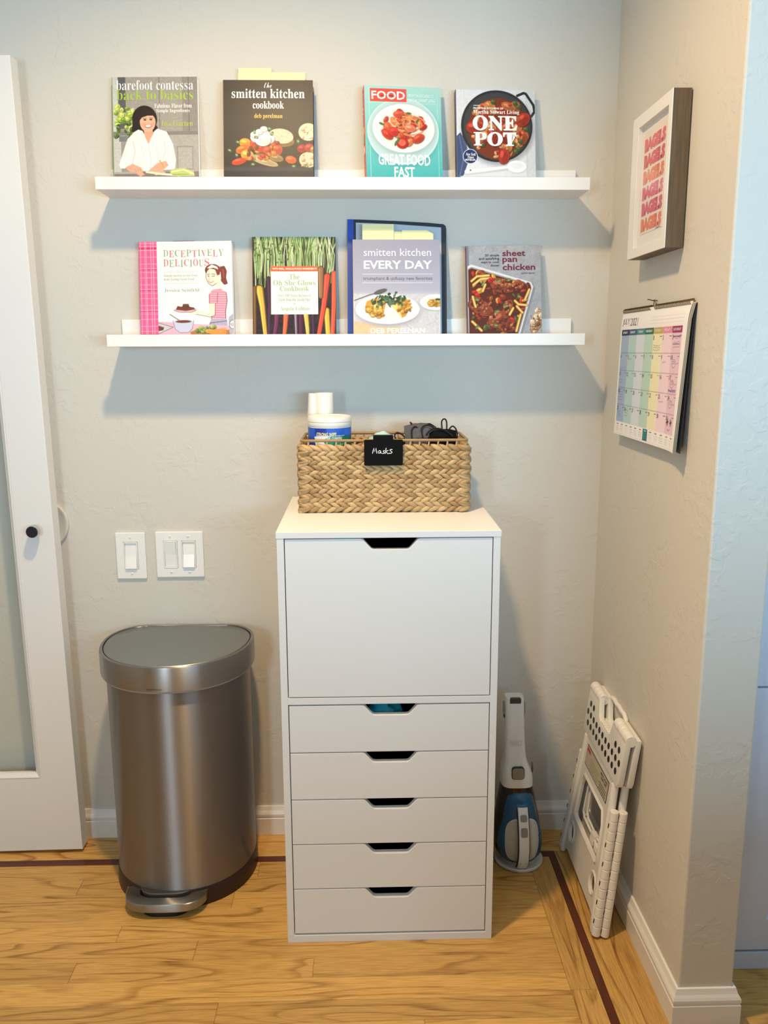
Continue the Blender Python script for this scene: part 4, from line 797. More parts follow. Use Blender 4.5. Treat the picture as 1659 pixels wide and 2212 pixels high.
rim = dloft([(0.004, 0.568), (0.0005, 0.5695), (0.0, 0.572), (0.0, 0.6250), (0.0012, 0.6285), (0.0042, 0.6300), (0.0075, 0.6292), (0.0080, 0.6265)], False).build('lid_rim', M['steelrim'], can, True, 0.5)
dloft([(0.0078, 0.6255), (0.0110, 0.6250)], False).build('lid_gap', M['black'], can)
lp = MB(); lp.loft([[(x, y, z+0.003*max(0, 1-((x/0.19)**2+((y-0.0)/0.16)**2))) for x, y in dshape(i)] for i, z in ((0.0105, 0.6235), (0.0105, 0.6275), (0.012, 0.6287), (0.05, 0.6287))]); lp.build('lid_panel', M['lid'], can, True, 0.6)
b = MB()
rimx = sorted((x, y) for x, y in dshape(0.0) if y < 0.0)
def lidmap(x, y):
    xx = -0.034+x*0.036; return (xx, float(np.interp(xx, [p[0] for p in rimx], [p[1] for p in rimx]))-0.0004, 0.5785-y*0.005)
put_text(b, lidmap, 'simplehuman', 'sans', 0, 0, 1, 1); b.build('lid_lettering', ink((40, 40, 42)), rim)
# pedal: U-shaped bar with a dark foot below
def pedal_outline(a, y0, yf):
    return [(a*math.copysign(abs(math.cos(PI+i/28*PI))**0.55, math.cos(PI+i/28*PI)), y0+(y0-yf)*math.copysign(abs(math.sin(PI+i/28*PI))**0.8, math.sin(PI+i/28*PI))) for i in range(29)]
po = pedal_outline(0.101, -0.300, -0.370); pi_ = pedal_outline(0.066, -0.300, -0.340)
ol = po+[(0.101, -0.292), (0.068, -0.292)]+list(reversed(pi_))+[(-0.068, -0.292), (-0.101, -0.292)]
b = MB(); b.prism([(x-0.020, y+0.17) for x, y in ol], [], 0.019, 0.041, Matrix.Identity(4), 0.004, 3); b.build('pedal', M['chrome'] if False else M['steelrim'], can, True, 0.6)
b = MB(); b.prism([(x*0.66-0.020, y*1.0+0.17+0.004) for x, y in pedal_outline(0.101, -0.280, -0.362)], [], 0.0, 0.012, Matrix.Identity(4), 0.002, 2); b.build('pedal_foot', M['black'], can)
b = MB(); b.prism([(x-0.020, y+0.17) for x, y in pedal_outline(0.064, -0.296, -0.3355)+[(0.064, -0.29), (-0.064, -0.29)]], [], 0.024, 0.047, Matrix.Identity(4), 0.001, 1); b.build('pedal_guard', mat('grey_metal', (112, 108, 100), 0.35, 0.8), can)

# ------------------------------------------------------------------ hand vacuum on its stand
vac = thing('hand_vacuum', 'white and blue cordless hand vacuum standing nozzle-up in the corner beside the cabinet', 'vacuum cleaner', (0.3935, -0.150, 0))
VW = mat('vacuum_white_plastic', (226, 226, 222), 0.22); VB = mat('vacuum_blue_plastic', (34, 92, 132), 0.25); VD = mat('smoked_plastic', (38, 24, 18), 0.12); VG = mat('vacuum_grey_button', (140, 136, 124), 0.35); VI = mat('vacuum_pale_insert', (198, 202, 196), 0.4)
def sup(cx, cy, rx, ry, z, e=2.6, n=36, ryb=None):
    pts = []
    for i in range(n):
        a = 2*PI*i/n; c, s = math.cos(a), math.sin(a); yy = ryb if (ryb and s > 0) else ry
        pts.append((cx+rx*math.copysign(abs(c)**(2/e), c), cy+yy*math.copysign(abs(s)**(2/e), s), z))
    return pts
def shell(prof, mtl, name, e=2.6, par=None):
    b = MB(); b.loft([sup(cx, cy, rx, ry, z, e) for z, cx, cy, rx, ry in prof]); return b.build(name, mtl, par or vac, True, 0.9)
b = MB(); b.lathe([(0.0001, 0.0), (0.060, 0.0), (0.0645, 0.003), (0.0650, 0.008), (0.0630, 0.0105), (0.052, 0.0095), (0.044, 0.0085), (0.040, 0.014), (0.0001, 0.014)], n=56); b.build('charging_base', mat('base_white_plastic', (214, 214, 206), 0.35), vac, True, 0.6)
bowl = shell([(0.016, -0.004, 0, 0.034, 0.030), (0.024, -0.005, 0, 0.050, 0.042), (0.045, -0.006, 0, 0.061, 0.050), (0.075, -0.007, 0, 0.0635, 0.054), (0.105, -0.008, 0, 0.0625, 0.053), (0.14, -0.009, 0, 0.0580, 0.049), (0.175, -0.010, 0, 0.0515, 0.045), (0.205, -0.011, 0, 0.0455, 0.042), (0.2315, -0.0125, 0, 0.0405, 0.040)], VD, 'dust_bowl', 2.3)
mot = shell([(0.016, -0.002, -0.012, 0.026, 0.026), (0.022, -0.002, -0.015, 0.044, 0.035), (0.04, -0.003, -0.019, 0.0565, 0.041), (0.07, -0.004, -0.021, 0.0605, 0.044), (0.10, -0.005, -0.021, 0.0580, 0.044), (0.135, -0.006, -0.019, 0.0500, 0.042), (0.17, -0.007, -0.018, 0.0430, 0.041), (0.195, -0.008, -0.017, 0.0385, 0.0385), (0.209, -0.009, -0.015, 0.0335, 0.036), (0.217, -0.009, -0.009, 0.0240, 0.034), (0.219, -0.009, -0.004, 0.014, 0.030)], VB, 'motor_housing', 2.3)
noz = shell([(0.2300, -0.0125, 0, 0.0415, 0.041), (0.245, -0.0125, 0, 0.0415, 0.041), (0.262, -0.0135, 0, 0.0400, 0.040), (0.278, -0.0150, 0, 0.0355, 0.036), (0.292, -0.0170, 0, 0.0305, 0.031), (0.310, -0.0185, 0, 0.0280, 0.027), (0.345, -0.0200, 0, 0.0262, 0.024), (0.40, -0.0215, 0, 0.0250, 0.022), (0.465, -0.0235, 0, 0.0245, 0.020), (0.4690, -0.0235, 0, 0.0235, 0.019)], VW, 'nozzle', 3.6)
VGD = mat('dark_grey_plastic', (62, 58, 56), 0.4)
b = MB(); b.prism(rrect(-0.0375, -0.0085, 0.4545, 0.4695, 0.003, 3), [], -0.0206, -0.012, XZ, 0.001, 1); b.build('nozzle_opening', VGD, noz)
for s in (-1, 1):
    b = MB(); b.prism([(y, z) for y, z in rrect(-0.008, 0.012, 0.418, 0.452, 0.006, 4)], [], 0, 0.0055, Matrix(((0, 0, s, -0.0225+s*0.0225), (1, 0, 0, 0), (0, 1, 0, 0), (0, 0, 0, 1))), 0.001, 1); b.build('side_clip', VG, vac)
    b = MB(); b.prism([(y, z) for y, z in rrect(-0.006, 0.010, 0.409, 0.424, 0.003, 3)], [], 0, 0.0045, Matrix(((0, 0, s, -0.0225+s*0.0222), (1, 0, 0, 0), (0, 1, 0, 0), (0, 0, 0, 1))), 0.0008, 1); b.build('side_clip_foot', M['black'], vac)
b = MB(); b.prism(rrect(-0.0300, 0.0005, 0.2555, 0.286, 0.007, 5), [], -0.0425, -0.030, XZ, 0.0012, 2); k = b.build('release_button', VG, vac)
b = MB(); b.prism(rrect(-0.0313, 0.0018, 0.2540, 0.2873, 0.008, 5), [], -0.0415, -0.030, XZ, 0.0008, 1); b.build('button_gap', M['black'], vac)
b = MB(); b.prism(rrect(-0.0245, -0.005, 0.258, 0.264, 0.001, 2), [], -0.0432, -0.041, XZ, 0.0003, 1); b.build('button_ridge', VG, k)
b = MB(); b.prism([(y, z) for y, z in rrect(-0.014, 0.004, 0.256, 0.284, 0.006, 4)], [], 0, 0.0012, Matrix(((0, 0, 1, 0.0282), (1, 0, 0, 0), (0, 1, 0, 0), (0, 0, 0, 1))), 0.0005, 1); b.build('side_button', mat('bronze_button', (120, 96, 72), 0.35), vac)
b = MB(); put_text(b, lambda x, y: (-0.031+x*0.02, -0.0247, 0.352-y*0.009), 'BLACK+', 'sans', 0, 0, 1, 0.42); put_text(b, lambda x, y: (-0.031+x*0.02, -0.0247, 0.352-y*0.009), 'DECKER', 'sans', 0, 0.58, 1, 1)
for q in ((-0.034, -0.0055, 0.3550, 0.3554), (-0.034, -0.0055, 0.3400, 0.3404), (-0.034, -0.0336, 0.3400, 0.3554), (-0.0059, -0.0055, 0.3400, 0.3554)): b.box(q[0], q[1], -0.0248, -0.0240, q[2], q[3])
o = b.build('nozzle_lettering', mat('embossed_grey', (196, 194, 190), 0.4), noz); o['kind'] = 'stuff'
# pale insert panels either side of the handle, dark shadow-line strip behind the handle, handle strip with two buttons
def superoval(cx, cz, rx, rzt, rzb, e=3.0, n=40): return [(cx+rx*math.copysign(abs(math.cos(2*PI*i/n))**(2/e), math.cos(2*PI*i/n)), cz+(rzt if math.sin(2*PI*i/n) > 0 else rzb)*math.copysign(abs(math.sin(2*PI*i/n))**(2/e), math.sin(2*PI*i/n))) for i in range(n)]
def frontmap(lift):
    def f(x, z):
        # surface of the motor housing facing the room
        P = [(0.016, -0.002, -0.012, 0.026, 0.026), (0.022, -0.002, -0.015, 0.044, 0.035), (0.04, -0.003, -0.019, 0.0565, 0.041), (0.07, -0.004, -0.021, 0.0605, 0.044), (0.10, -0.005, -0.021, 0.0580, 0.044), (0.135, -0.006, -0.019, 0.0500, 0.042), (0.17, -0.007, -0.018, 0.0430, 0.041), (0.195, -0.008, -0.017, 0.0385, 0.0385), (0.217, -0.009, -0.009, 0.024, 0.034)]
        z_ = max(P[0][0], min(P[-1][0]-1e-6, z))
        for a, c in zip(P[:-1], P[1:]):
            if a[0] <= z_ <= c[0]:
                u = (z_-a[0])/(c[0]-a[0]); q = [a[i]*(1-u)+c[i]*u for i in range(5)]; break
        k = min(0.985, abs(x-q[1])/q[3]); return (x, q[2]-q[4]*(1-k**2.3)**(1/2.3)-lift, z)
    return f
def patch(name, loop, mtl, lift, par, rim=0.0012):
    cx_ = sum(p[0] for p in loop)/len(loop); cz_ = sum(p[1] for p in loop)/len(loop); fm = frontmap(lift); f0 = frontmap(-0.003); b = MB()
    sc = lambda k: [fm(cx_+(x-cx_)*k, cz_+(z-cz_)*k) for x, z in loop]
    b.loft([[f0(x, z) for x, z in loop], [frontmap(lift*0.8)(x, z) for x, z in loop], sc(0.97), sc(0.8), sc(0.55), sc(0.3), sc(0.08)]); return b.build(name, mtl, par, True, 0.9)
ins_ = patch('side_insert', superoval(-0.003, 0.094, 0.0425, 0.0585, 0.066, 2.8), VI, 0.0015, vac)
patch('side_insert_edge', superoval(-0.003, 0.094, 0.0445, 0.0610, 0.068, 2.8), VW, 0.0006, vac)
hp = [(-0.0045, 0.186), (-0.0040, 0.165), (-0.0035, 0.14), (-0.0030, 0.11), (-0.0022, 0.08), (-0.0018, 0.05), (-0.0020, 0.03), (-0.0025, 0.015)]
hy = [-0.058, -0.069, -0.079, -0.085, -0.086, -0.081, -0.073, -0.062]
def strip(name, mtl, wx, off, th_, zsc=0.0):
    b = MB(); rings = []
    for (x, z), y in zip(hp, hy):
        rings.append([(x+wx*a, y+off+th_*(1-abs(a)**3)*-1+(0 if c == 0 else 0.006), z) for a, c in ((-1, 1), (-1, 0), (-0.7, 0), (0, 0), (0.7, 0), (1, 0), (1, 1), (0, 1))])
    b.loft(rings); return b.build(name, mtl, vac, True, 0.9)
han = strip('handle', VW, 0.0128, -0.001, 0.0030)
strip('handle_shadow_edge', mat('navy_shadow_line', (14, 24, 40), 0.4), 0.0152, 0.003, 0.0)  # dark strip added as the shadow line along both handle edges
b = MB()
for z0, y0, z1, y1 in ((0.150, -0.0700, 0.0, 0.0),): pass
b.loft([[(x+0.0046, yy_, z) for x, yy_, z in ((-0.015, y+0.004, z0), (-0.0152, y-0.0, z0), (0.0152, y-0.0, z0), (0.015, y+0.004, z0))] for z0, y in ((0.150, -0.060), (0.150, -0.03))]) if False else None
for z0, z1 in ((0.1545, 0.1720), (0.1180, 0.1420)):
    c = (z0+z1)/2; yy_ = np.interp(c, [p[1] for p in reversed(hp)], list(reversed(hy))); xx = np.interp(c, [p[1] for p in reversed(hp)], [p[0] for p in reversed(hp)])
    sl = (np.interp(z1, [p[1] for p in reversed(hp)], list(reversed(hy)))-np.interp(z0, [p[1] for p in reversed(hp)], list(reversed(hy))))/(z1-z0)
    b = MB(); b.prism(rrect(-0.0085, 0.0085, -(z1-z0)/2, (z1-z0)/2, 0.004, 4), [], -0.0025, 0.0008, XZ, 0.0007, 2); o = b.build('handle_button', VG, han, True, 0.7); o.location = (xx, yy_-0.0035, c); o.rotation_euler.x = -math.atan(sl)
b = MB(); b.prism(rrect(-0.0085, 0.0085, -0.0013, 0.0013, 0.0012, 3), [], -0.0006, 0.001, XZ); o = b.build('indicator_slot', M['black'], han); o.location = (-0.0020, -0.0788, 0.038); o.rotation_euler.x = 0.38
# neck joining the handle to the housing
b = MB(); b.loft([[(x0+r*math.cos(2*PI*k/16), y0+0.5*r*math.sin(2*PI*k/16), z0+0.5*r*math.sin(2*PI*k/16)) for k in range(16)] for x0, y0, z0, r in ((-0.009, -0.040, 0.206, 0.013), (-0.007, -0.050, 0.198, 0.0145), (-0.0045, -0.056, 0.186, 0.0140))]); b.build('handle_neck', VB, vac, True, 0.9)

# ------------------------------------------------------------------ folded step stool against the right wall
lean_s = math.radians(7.2)
stl = thing('folding_step_stool', 'folded white plastic step stool with black grip dots, leaning on the right wall', 'step stool', (0.5305, -0.2830, 0.0015))
stl.matrix_world = Matrix.Translation((0.5305, -0.2830, 0.0015)) @ Matrix(((0, -1, 0, 0), (-1, 0, 0, 0), (0, 0, 1, 0), (0, 0, 0, 1))).to_4x4() if False else Matrix.Translation((0.5305, -0.2830, 0.0015))
stl.rotation_euler = (Matrix.Rotation(math.radians(-1.2), 3, 'Z') @ Matrix.Rotation(lean_s, 3, 'Y') @ Matrix.Rotation(-PI/2, 3, 'Z')).to_euler()
# local: x towards the camera along the wall, y (negative) = outward to the room, z up
SW = M['plastic']
def hwid(z): return 0.1600-0.0330*z/0.36
def leg_panel(name, y0, y1, label):
    s_ = 1 if y0 < 0 else -1
    ol = [(-0.160, 0.022), (-0.118, 0.030), (0.118, 0.030), (0.160, 0.022), (hwid(0.36), 0.366), (-hwid(0.36), 0.366)]
    win = [(-0.100, 0.140), (0.100, 0.140), (0.110, 0.149), (0.101, 0.238), (0.086, 0.268), (-0.086, 0.268), (-0.101, 0.238), (-0.110, 0.149)]
    holes = [win]+[ellipse(sx_*0.108, 0.090, 0.0225, 0.0255, 20) for sx_ in (-1, 1)]
    b = MB(); b.prism(ol, holes, min(y0, y1), max(y0, y1), XZ, 0.0012, 1); p = b.build(name, SW, stl)
    b = MB()
    for sx_ in (-1, 1):   # thick side rails and feet
        b.tube([(sx_*0.164, (y0+y1)/2, 0.004), (sx_*0.163, (y0+y1)/2, 0.03), (sx_*hwid(0.2), (y0+y1)/2, 0.2), (sx_*hwid(0.365), (y0+y1)/2, 0.368)], 0.0098, 10)
    b.build('leg_rail', SW, p, True) if False else None
    for sx_ in (-1, 1):
        b = MB(); b.tube([(sx_*0.1640, (y0+y1)/2, 0.002), (sx_*0.1635, (y0+y1)/2, 0.012), (sx_*0.1600, (y0+y1)/2, 0.04), (sx_*hwid(0.2), (y0+y1)/2, 0.2), (sx_*hwid(0.36), (y0+y1)/2, 0.361)], [0.007, 0.0092, 0.0098, 0.0098, 0.009], 12); b.build('leg', SW, stl, True)
    b = MB(); b.tube([(x, (y0+y1)/2, z) for x, z in win], 0.0062, 6, True); b.build('window_rim', SW, p, True)
    for sx_ in (-1, 1):
        b = MB(); b.tube([(x, (y0+y1)/2, z) for x, z in ellipse(sx_*0.108, 0.090, 0.0240, 0.0270, 24)], 0.0055, 6, True); b.build('ring', SW, p, True)
    return p
fp = leg_panel('front_panel', -0.0150, -0.0095, True); rp = leg_panel('rear_panel', 0.0095, 0.0150, False)
# hinge knuckles down both sides: two columns of rolls
def knuckle(x, y, z0, z1, parent, slot, side):
    b = MB(); r = 0.0104; n = 12; ang = [2*PI*i/n for i in range(n)]
    b.loft([[(x+side*0+r*k*math.cos(a)-side*0.0331/0.36*(z-z0), y+r*k*math.sin(a), z) for a in ang] for z, k in ((z0, 0.9), (z0+0.0012, 1.0), (z1-0.0012, 1.0), (z1, 0.9))]); o = b.build('hinge_knuckle', SW, parent, True, 0.6)
    if slot:
        zc = (z0+z1)/2; MB().box(x-0.0015+side*0.002, x+0.0015+side*0.002, y-r-0.0003 if y < 0 else y-r-0.0003, y-r+0.001, zc-0.005, zc+0.005).build('hinge_slot', M['dark'], o)
NK = 13
for side in (-1, 1):
    for ci, y in enumerate((-0.0102, 0.0102)):
        for i in range(NK):
            z0 = 0.004+i*0.0232; zc = z0+0.0116; x = side*(hwid(zc)+0.0185)
            knuckle(x, y, z0+0.0003, z0+0.0229, stl, (i+ci) % 2 == 1, side)
    # folding side webs between rails and knuckles
    b = MB(); b.prism([(side*0.158, 0.012), (side*0.181, 0.006), (side*(hwid(0.3)+0.0185), 0.303), (side*(hwid(0.3)-0.002), 0.303)], [], -0.0145, -0.006, XZ); b.build('side_web', SW, stl)
    b = MB(); b.prism([(side*0.158, 0.012), (side*0.181, 0.006), (side*(hwid(0.3)+0.0185), 0.303), (side*(hwid(0.3)-0.002), 0.303)], [], 0.006, 0.0145, XZ); b.build('side_web', SW, stl)
# things inside the window: latch blocks
for x0, x1, z0, z1 in ((0.006, 0.034, 0.1405, 0.168), (0.044, 0.070, 0.1405, 0.158)):
    MB().box(x0, x1, -0.006, 0.008, z0, z1, 0.002).build('latch_block', SW, stl)
for zo in (0, 1):
    b = MB(); q = 0.012+0.013*zo; b.tube([(-0.080+q*0.3, -0.001+zo*0.006, 0.262), (-0.091+q*0.5, -0.001+zo*0.006, 0.235), (-0.100+q, -0.001+zo*0.006, 0.162+q*0.4), (-0.085+q, -0.001+zo*0.006, 0.152+q*0.4), (0.09, -0.001+zo*0.006, 0.152+q*0.4)], 0.003, 6); b.build('inner_rib', SW, stl, True)
# step board folded in two halves with a handle cut-out at the fold
HT0, HT1, HWd = 0.3635, 0.490, 0.1600
cut = [(0.058, HT1-0.004), (0.052, HT1-0.022), (0.044, HT1-0.044), (0.030, HT1-0.053), (-0.034, HT1-0.053), (-0.050, HT1-0.044), (-0.062, HT1-0.022), (-0.068, HT1-0.004)]
def half(name, y0, y1):
    ol = [(-HWd, HT0+0.014), (-HWd+0.008, HT0+0.003), (-HWd+0.016, HT0), (HWd-0.016, HT0), (HWd-0.006, HT0+0.004), (HWd, HT0+0.016), (HWd, HT1-0.004)]+cut+[(-HWd, HT1-0.004)]
    b = MB(); b.prism(ol, [], y0, y1, XZ, 0.003, 2); return b.build(name, SW, stl, True, 0.6)
fh = half('front_step_half', -0.0185, -0.0045); rh = half('rear_step_half', 0.0045, 0.0180)
for a, c in ((-HWd, -0.070), (0.060, HWd)):
    n = 4
    for i in range(n):
        x0, x1 = a+(c-a)*i/n, a+(c-a)*(i+1)/n; b = MB(); b.loft([[(x, -0.0060+0.0135*k*math.cos(2*PI*q/18), HT1-0.0080+0.0135*k*math.sin(2*PI*q/18)) for q in range(18)] for x, k in ((x0+0.0003, 0.93), (x0+0.0015, 1), (x1-0.0015, 1), (x1-0.0003, 0.93))]); b.build('fold_roll', SW, fh, True, 0.6)
MB().box(-0.066, 0.056, -0.005, 0.005, HT1-0.0565, HT1-0.0515, 0.001).build('grip_floor', SW, stl)
for i in range(6): b = MB(); b.tube([(0.034-i*0.013, -0.0172, HT1-0.0535), (0.034-i*0.013, -0.005, HT1-0.0525)], 0.006, 8); b.build('grip_ridge', SW, fh, True)
dots = [(x, 0) for x in np.linspace(0.128, -0.128, 10)]+[(x, 1) for x in (0.142, 0.114, 0.085, 0.056, 0.028, -0.0005, -0.029, -0.057, -0.085, -0.113, -0.141)]+[(x, 2) for x in (0.128, 0.099, -0.100, -0.128)]
for x, r_ in dots:
    z = (HT0+0.030, HT0+0.056, HT0+0.082)[r_]
    b = MB(); b.prism(ellipse(x, z, 0.0080, 0.0080, 18), [], -0.0192, -0.0175, XZ, 0.0003, 1); b.build('grip_dot', M['black'], fh)
for x in (0.13, 0.09, 0.05, 0.01, -0.03, -0.07, -0.11): MB().box(x-0.008, x+0.008, -0.0165, -0.0065, HT0-0.006, HT0+0.004, 0.0012).build('hinge_tab', SW, fh)
# scalloped carry handle on the wall side
hd = [(-0.088, HT1-0.012), (-0.070, HT1+0.001), (-0.05, HT1+0.004), (-0.03, HT1+0.001), (-0.01, HT1+0.004), (0.01, HT1+0.001), (0.03, HT1+0.003), (0.048, HT1-0.003), (0.056, HT1-0.016), (0.056, HT1-0.05)]
b = MB(); b.tube([(x, 0.0135, z) for x, z in hd], 0.0058, 10); b.build('carry_handle', SW, stl, True)
# warning label
lb = [(-0.104, 0.292), (0.098, 0.292), (0.098, 0.346), (-0.104, 0.346)]
b = MB(); b.prism(lb, [], -0.0156, -0.0149, XZ); l_ = b.build('warning_label', M['black'], fp)
b = MB(); b.prism([(-0.1015, 0.2945), (0.0955, 0.2945), (0.0955, 0.3435), (-0.1015, 0.3435)], [], -0.0160, -0.0155, XZ); b.build('label_paper', mat('label_beige', (196, 184, 166), 0.6), l_)
b = MB(); b.prism([(-0.099, 0.331), (-0.068, 0.331), (-0.068, 0.341), (-0.099, 0.341)], [], -0.0163, -0.0159, XZ); b.build('label_red', ink((196, 74, 66)), l_)
b = MB()
for i in range(4): b.box(-0.06, 0.015+0.01*(i % 2), -0.0163, -0.0159, 0.300+i*0.008, 0.3016+i*0.008)
o = b.build('label_lines', ink((150, 136, 118)), l_); o['kind'] = 'stuff'
b = MB(); put_text(b, lambda x, y: (0.030+x*0.060, -0.0163, 0.340-y*0.016), 'MAX LOAD', 'sansb', 0, 0, 1, 0.42); put_text(b, lambda x, y: (0.030+x*0.060, -0.0163, 0.340-y*0.016), '300 LBS', 'sansb', 0.1, 0.55, 0.9, 0.95)
for i in range(3): b.box(0.030, 0.088, -0.0163, -0.0159, 0.299+i*0.007, 0.3008+i*0.007)
o = b.build('label_lettering', ink((70, 62, 58)), l_); o['kind'] = 'stuff'

# ------------------------------------------------------------------ framed print on the right wall
WALLR = lambda y, z: Matrix(((0, 0, -1, XR-0.0006), (-1, 0, 0, y), (0, 1, 0, z), (0, 0, 0, 1)))   # local x = along wall to the camera, y = up, z = out from the wall
fr = thing('framed_print', 'deep white-faced frame with brown wooden sides and repeated pink lettering, on the right wall', 'picture')
fr.matrix_world = WALLR(-0.2665, 1.541)
FWd, FH, FD = 0.231, 0.2885, 0.0385
I4 = Matrix.Identity(4)
OX0, OX1, OY0, OY1 = 0.038, FWd-0.018, 0.020, FH-0.025
b = MB(); b.prism(rrect(0, FWd, 0, FH, 0.0006, 1), [rrect(OX0-0.004, OX1+0.004, OY0-0.004, OY1+0.004, 0.0006, 1)], 0.002, FD-0.0022, I4); b.build('wooden_sides', M['walnut'], fr)
b = MB(); b.prism(rrect(0, FWd, 0, FH, 0.0008, 1), [rrect(OX0, OX1, OY0, OY1, 0.0006, 1)], FD-0.0021, FD, I4, 0.0005, 1); b.build('white_face', M['trim'], fr)
b = MB(); b.prism(rrect(OX0-0.0038, OX1+0.0038, OY0-0.0038, OY1+0.0038, 0.0006, 1), [rrect(OX0, OX1, OY0, OY1, 0.0006, 1)], 0.0285, FD-0.0022, I4); b.build('inner_lining', M['trim'], fr)
MB().box(OX0-0.003, OX1+0.003, OY0-0.003, OY1+0.003, 0.025, 0.0283).build('mount_board', mat('mount_white', (240, 236, 232), 0.7), fr)
MB().box(0.050, 0.200, 0.046, 0.2515, 0.0284, 0.0290).build('print_sheet', mat('blush_paper', (240, 226, 218), 0.7), fr)
for i, c in enumerate(((232, 98, 104), (224, 82, 92), (240, 132, 84), (228, 104, 136), (222, 84, 112), (238, 124, 74))):
    b = MB(); y1 = 0.2365-i*0.0318; put_text(b, lambda x, y: (x, -y, 0.0294), 'BAGELS', 'sansb', 0.055, -y1, 0.1785, -(y1-0.0270), 0.055); b.build('print_lettering', ink(c), fr)
b = MB(); b.tube([(0.150+a, 0.0465+c, 0.0293) for a, c in ((0, 0), (0.006, 0.0025), (0.010, 0), (0.016, 0.0025), (0.024, 0.001))], 0.0006, 5); b.build('signature', ink((60, 56, 56)), fr)
MB().box(OX0+0.0002, OX1-0.0002, OY0+0.0002, OY1-0.0002, FD-0.0045, FD-0.0035).build('glazing', glass_mat('frame_glass', (0.99, 0.99, 0.99), 0.25), fr)

# ------------------------------------------------------------------ wall calendar
cal = thing('wall_calendar', 'spiral-bound wall calendar with pastel day columns, below the frame on the right wall', 'calendar')
cal.matrix_world = WALLR(-0.1665, 1.436)
CW, CH = 415, 287
def coff(u, v): return 0.0125+0.006*(v/CH)+0.010*np.clip((u-330)/85, 0, 1)**2*np.clip(v/CH, 0, 1)-0.006*np.clip(1-v/40, 0, 1)**2
cmap = lambda u, v: (u/1000, -v/1000*0.9985, coff(u, v))
A = Art(CW, CH, 0.9, bg=(246, 243, 244)); GX0, GX1, GY0, GY1 = 10, 390, 57, 256
cols = [(166, 186, 216), (186, 214, 216), (216, 226, 238), (190, 218, 208), (242, 236, 200), (244, 218, 230), (234, 200, 218)]
hd_ = [(40, 54, 90), (66, 96, 132), (70, 140, 152), (52, 108, 88), (196, 176, 92), (232, 146, 178), (160, 56, 108)]
for i in range(7):
    x0, x1 = GX0+(GX1-GX0)*i/7, GX0+(GX1-GX0)*(i+1)/7; A.rect(x0, GY0, x1, GY1, cols[i]).rect(x0, 44, x1, GY0, hd_[i])
for j in range(1, 5): y = GY0+(GY1-GY0)*j/5; A.line([(GX0, y), (GX1, y)], 0.9, (130, 130, 140))
for y in (22, 29, 36): A.line([(200, y), (392, y)], 0.6, (206, 204, 206))
for m_ in range(12):
    x = 12+m_*32.5; A.rect(x, 260, x+27, 280, (250, 248, 248))
    if m_ == 6: A.rect(x-2, 258, x+27, 283, (30, 112, 126))
    for r_ in range(5):
        for c_ in range(7): A.rect(x+2+c_*3.4, 266+r_*2.8, x+3.8+c_*3.4, 267.2+r_*2.8, (176, 174, 180) if m_ != 6 else (120, 180, 186))
    A.rect(x+6, 261, x+20, 263, (120, 118, 124) if m_ != 6 else (200, 226, 226))
A.line([(10, 284), (400, 284)], 0.6, (196, 194, 196))
CE = lambda i, j: (GX0+(GX1-GX0)*i/7, GY0+(GY1-GY0)*j/5)
INKC = (104, 100, 122)
def scrib(i, j, n, x0=8, y0=14, w_=34, h_=18, c=INKC, wd=0.7):
    bx, by = CE(i, j)
    for k in range(n):
        y = by+y0+h_*k/max(1, n); A.line([(bx+x0+w_*q/9+random.uniform(-1, 1), y+random.uniform(-1.7, 1.7)) for q in range(10)], wd, c)
def ring(i, j):
    bx, by = CE(i, j); A.line([(bx+20+11*math.cos(t_*0.5), by+20+8*math.sin(t_*0.5)) for t_ in range(14)], 0.9, INKC)
scrib(6, 0, 3, 10, 10, 36, 26); bx, by = CE(6, 0); A.line([(bx+8, by+7), (bx+48, by+7)], 1.4, (50, 48, 60)).line([(bx+8, by+22), (bx+46, by+22)], 1.4, (50, 48, 60)); scrib(4, 0, 3, 4, 24, 40, 14); scrib(1, 1, 1, 6, 14, 22); scrib(5, 1, 1, 10, 17, 20)
for j in (1, 2, 3): ring(6, j); scrib(6, j, 2, 13, 16, 16, 8); scrib(6, j, 1, 34, 20, 14)
scrib(6, 2, 2, 2, 32, 44, 5, (84, 60, 170), 1.4); scrib(5, 3, 1, 8, 18, 24); scrib(0, 2, 2, 8, 22, 22, 12, (110, 118, 170)); scrib(0, 3, 5, 4, 4, 34, 30, (96, 104, 160)); scrib(0, 4, 3, 8, 16, 22, 16, (110, 118, 170)); scrib(1, 4, 3, 6, 10, 24, 18); scrib(0, 1, 1, 6, 34, 34, 3, (120, 128, 176))
bx, by = CE(6, 4)
for ox in (12, 34):
    for a_ in range(5): A.line([(bx+ox-7*math.cos(a_*0.7), by+16-8*math.sin(a_*0.7)), (bx+ox+7*math.cos(a_*0.7), by+16+8*math.sin(a_*0.7))], 1.5, (34, 32, 40))
A.line([(bx+14, by+30), (bx+24, by+33), (bx+32, by+28)], 1, (60, 58, 70))
for i in range(7):
    for j in range(5):
        n = j*7+i-3
        if 1 <= n <= 31: bx, by = CE(i, j); A.rect(bx+40, by+5, bx+52, by+6.6, (130, 128, 140))
A.build('july_page', cmap, M['matteprint'], cal)
tm = lambda u, v: tuple(float(q) for q in (u/1000, -v/1000*0.9985, coff(u, v)+0.0004))
b = MB(); put_text(b, tm, 'JULY', 'sans', 11, 19, 58, 36, -0.004); put_text(b, tm, '|', 'sans', 62, 19, 63, 36); put_text(b, tm, '2021', 'sans', 69, 19, 118, 36, -0.004); b.build('month_lettering', ink((52, 50, 58)), cal)
b = MB()
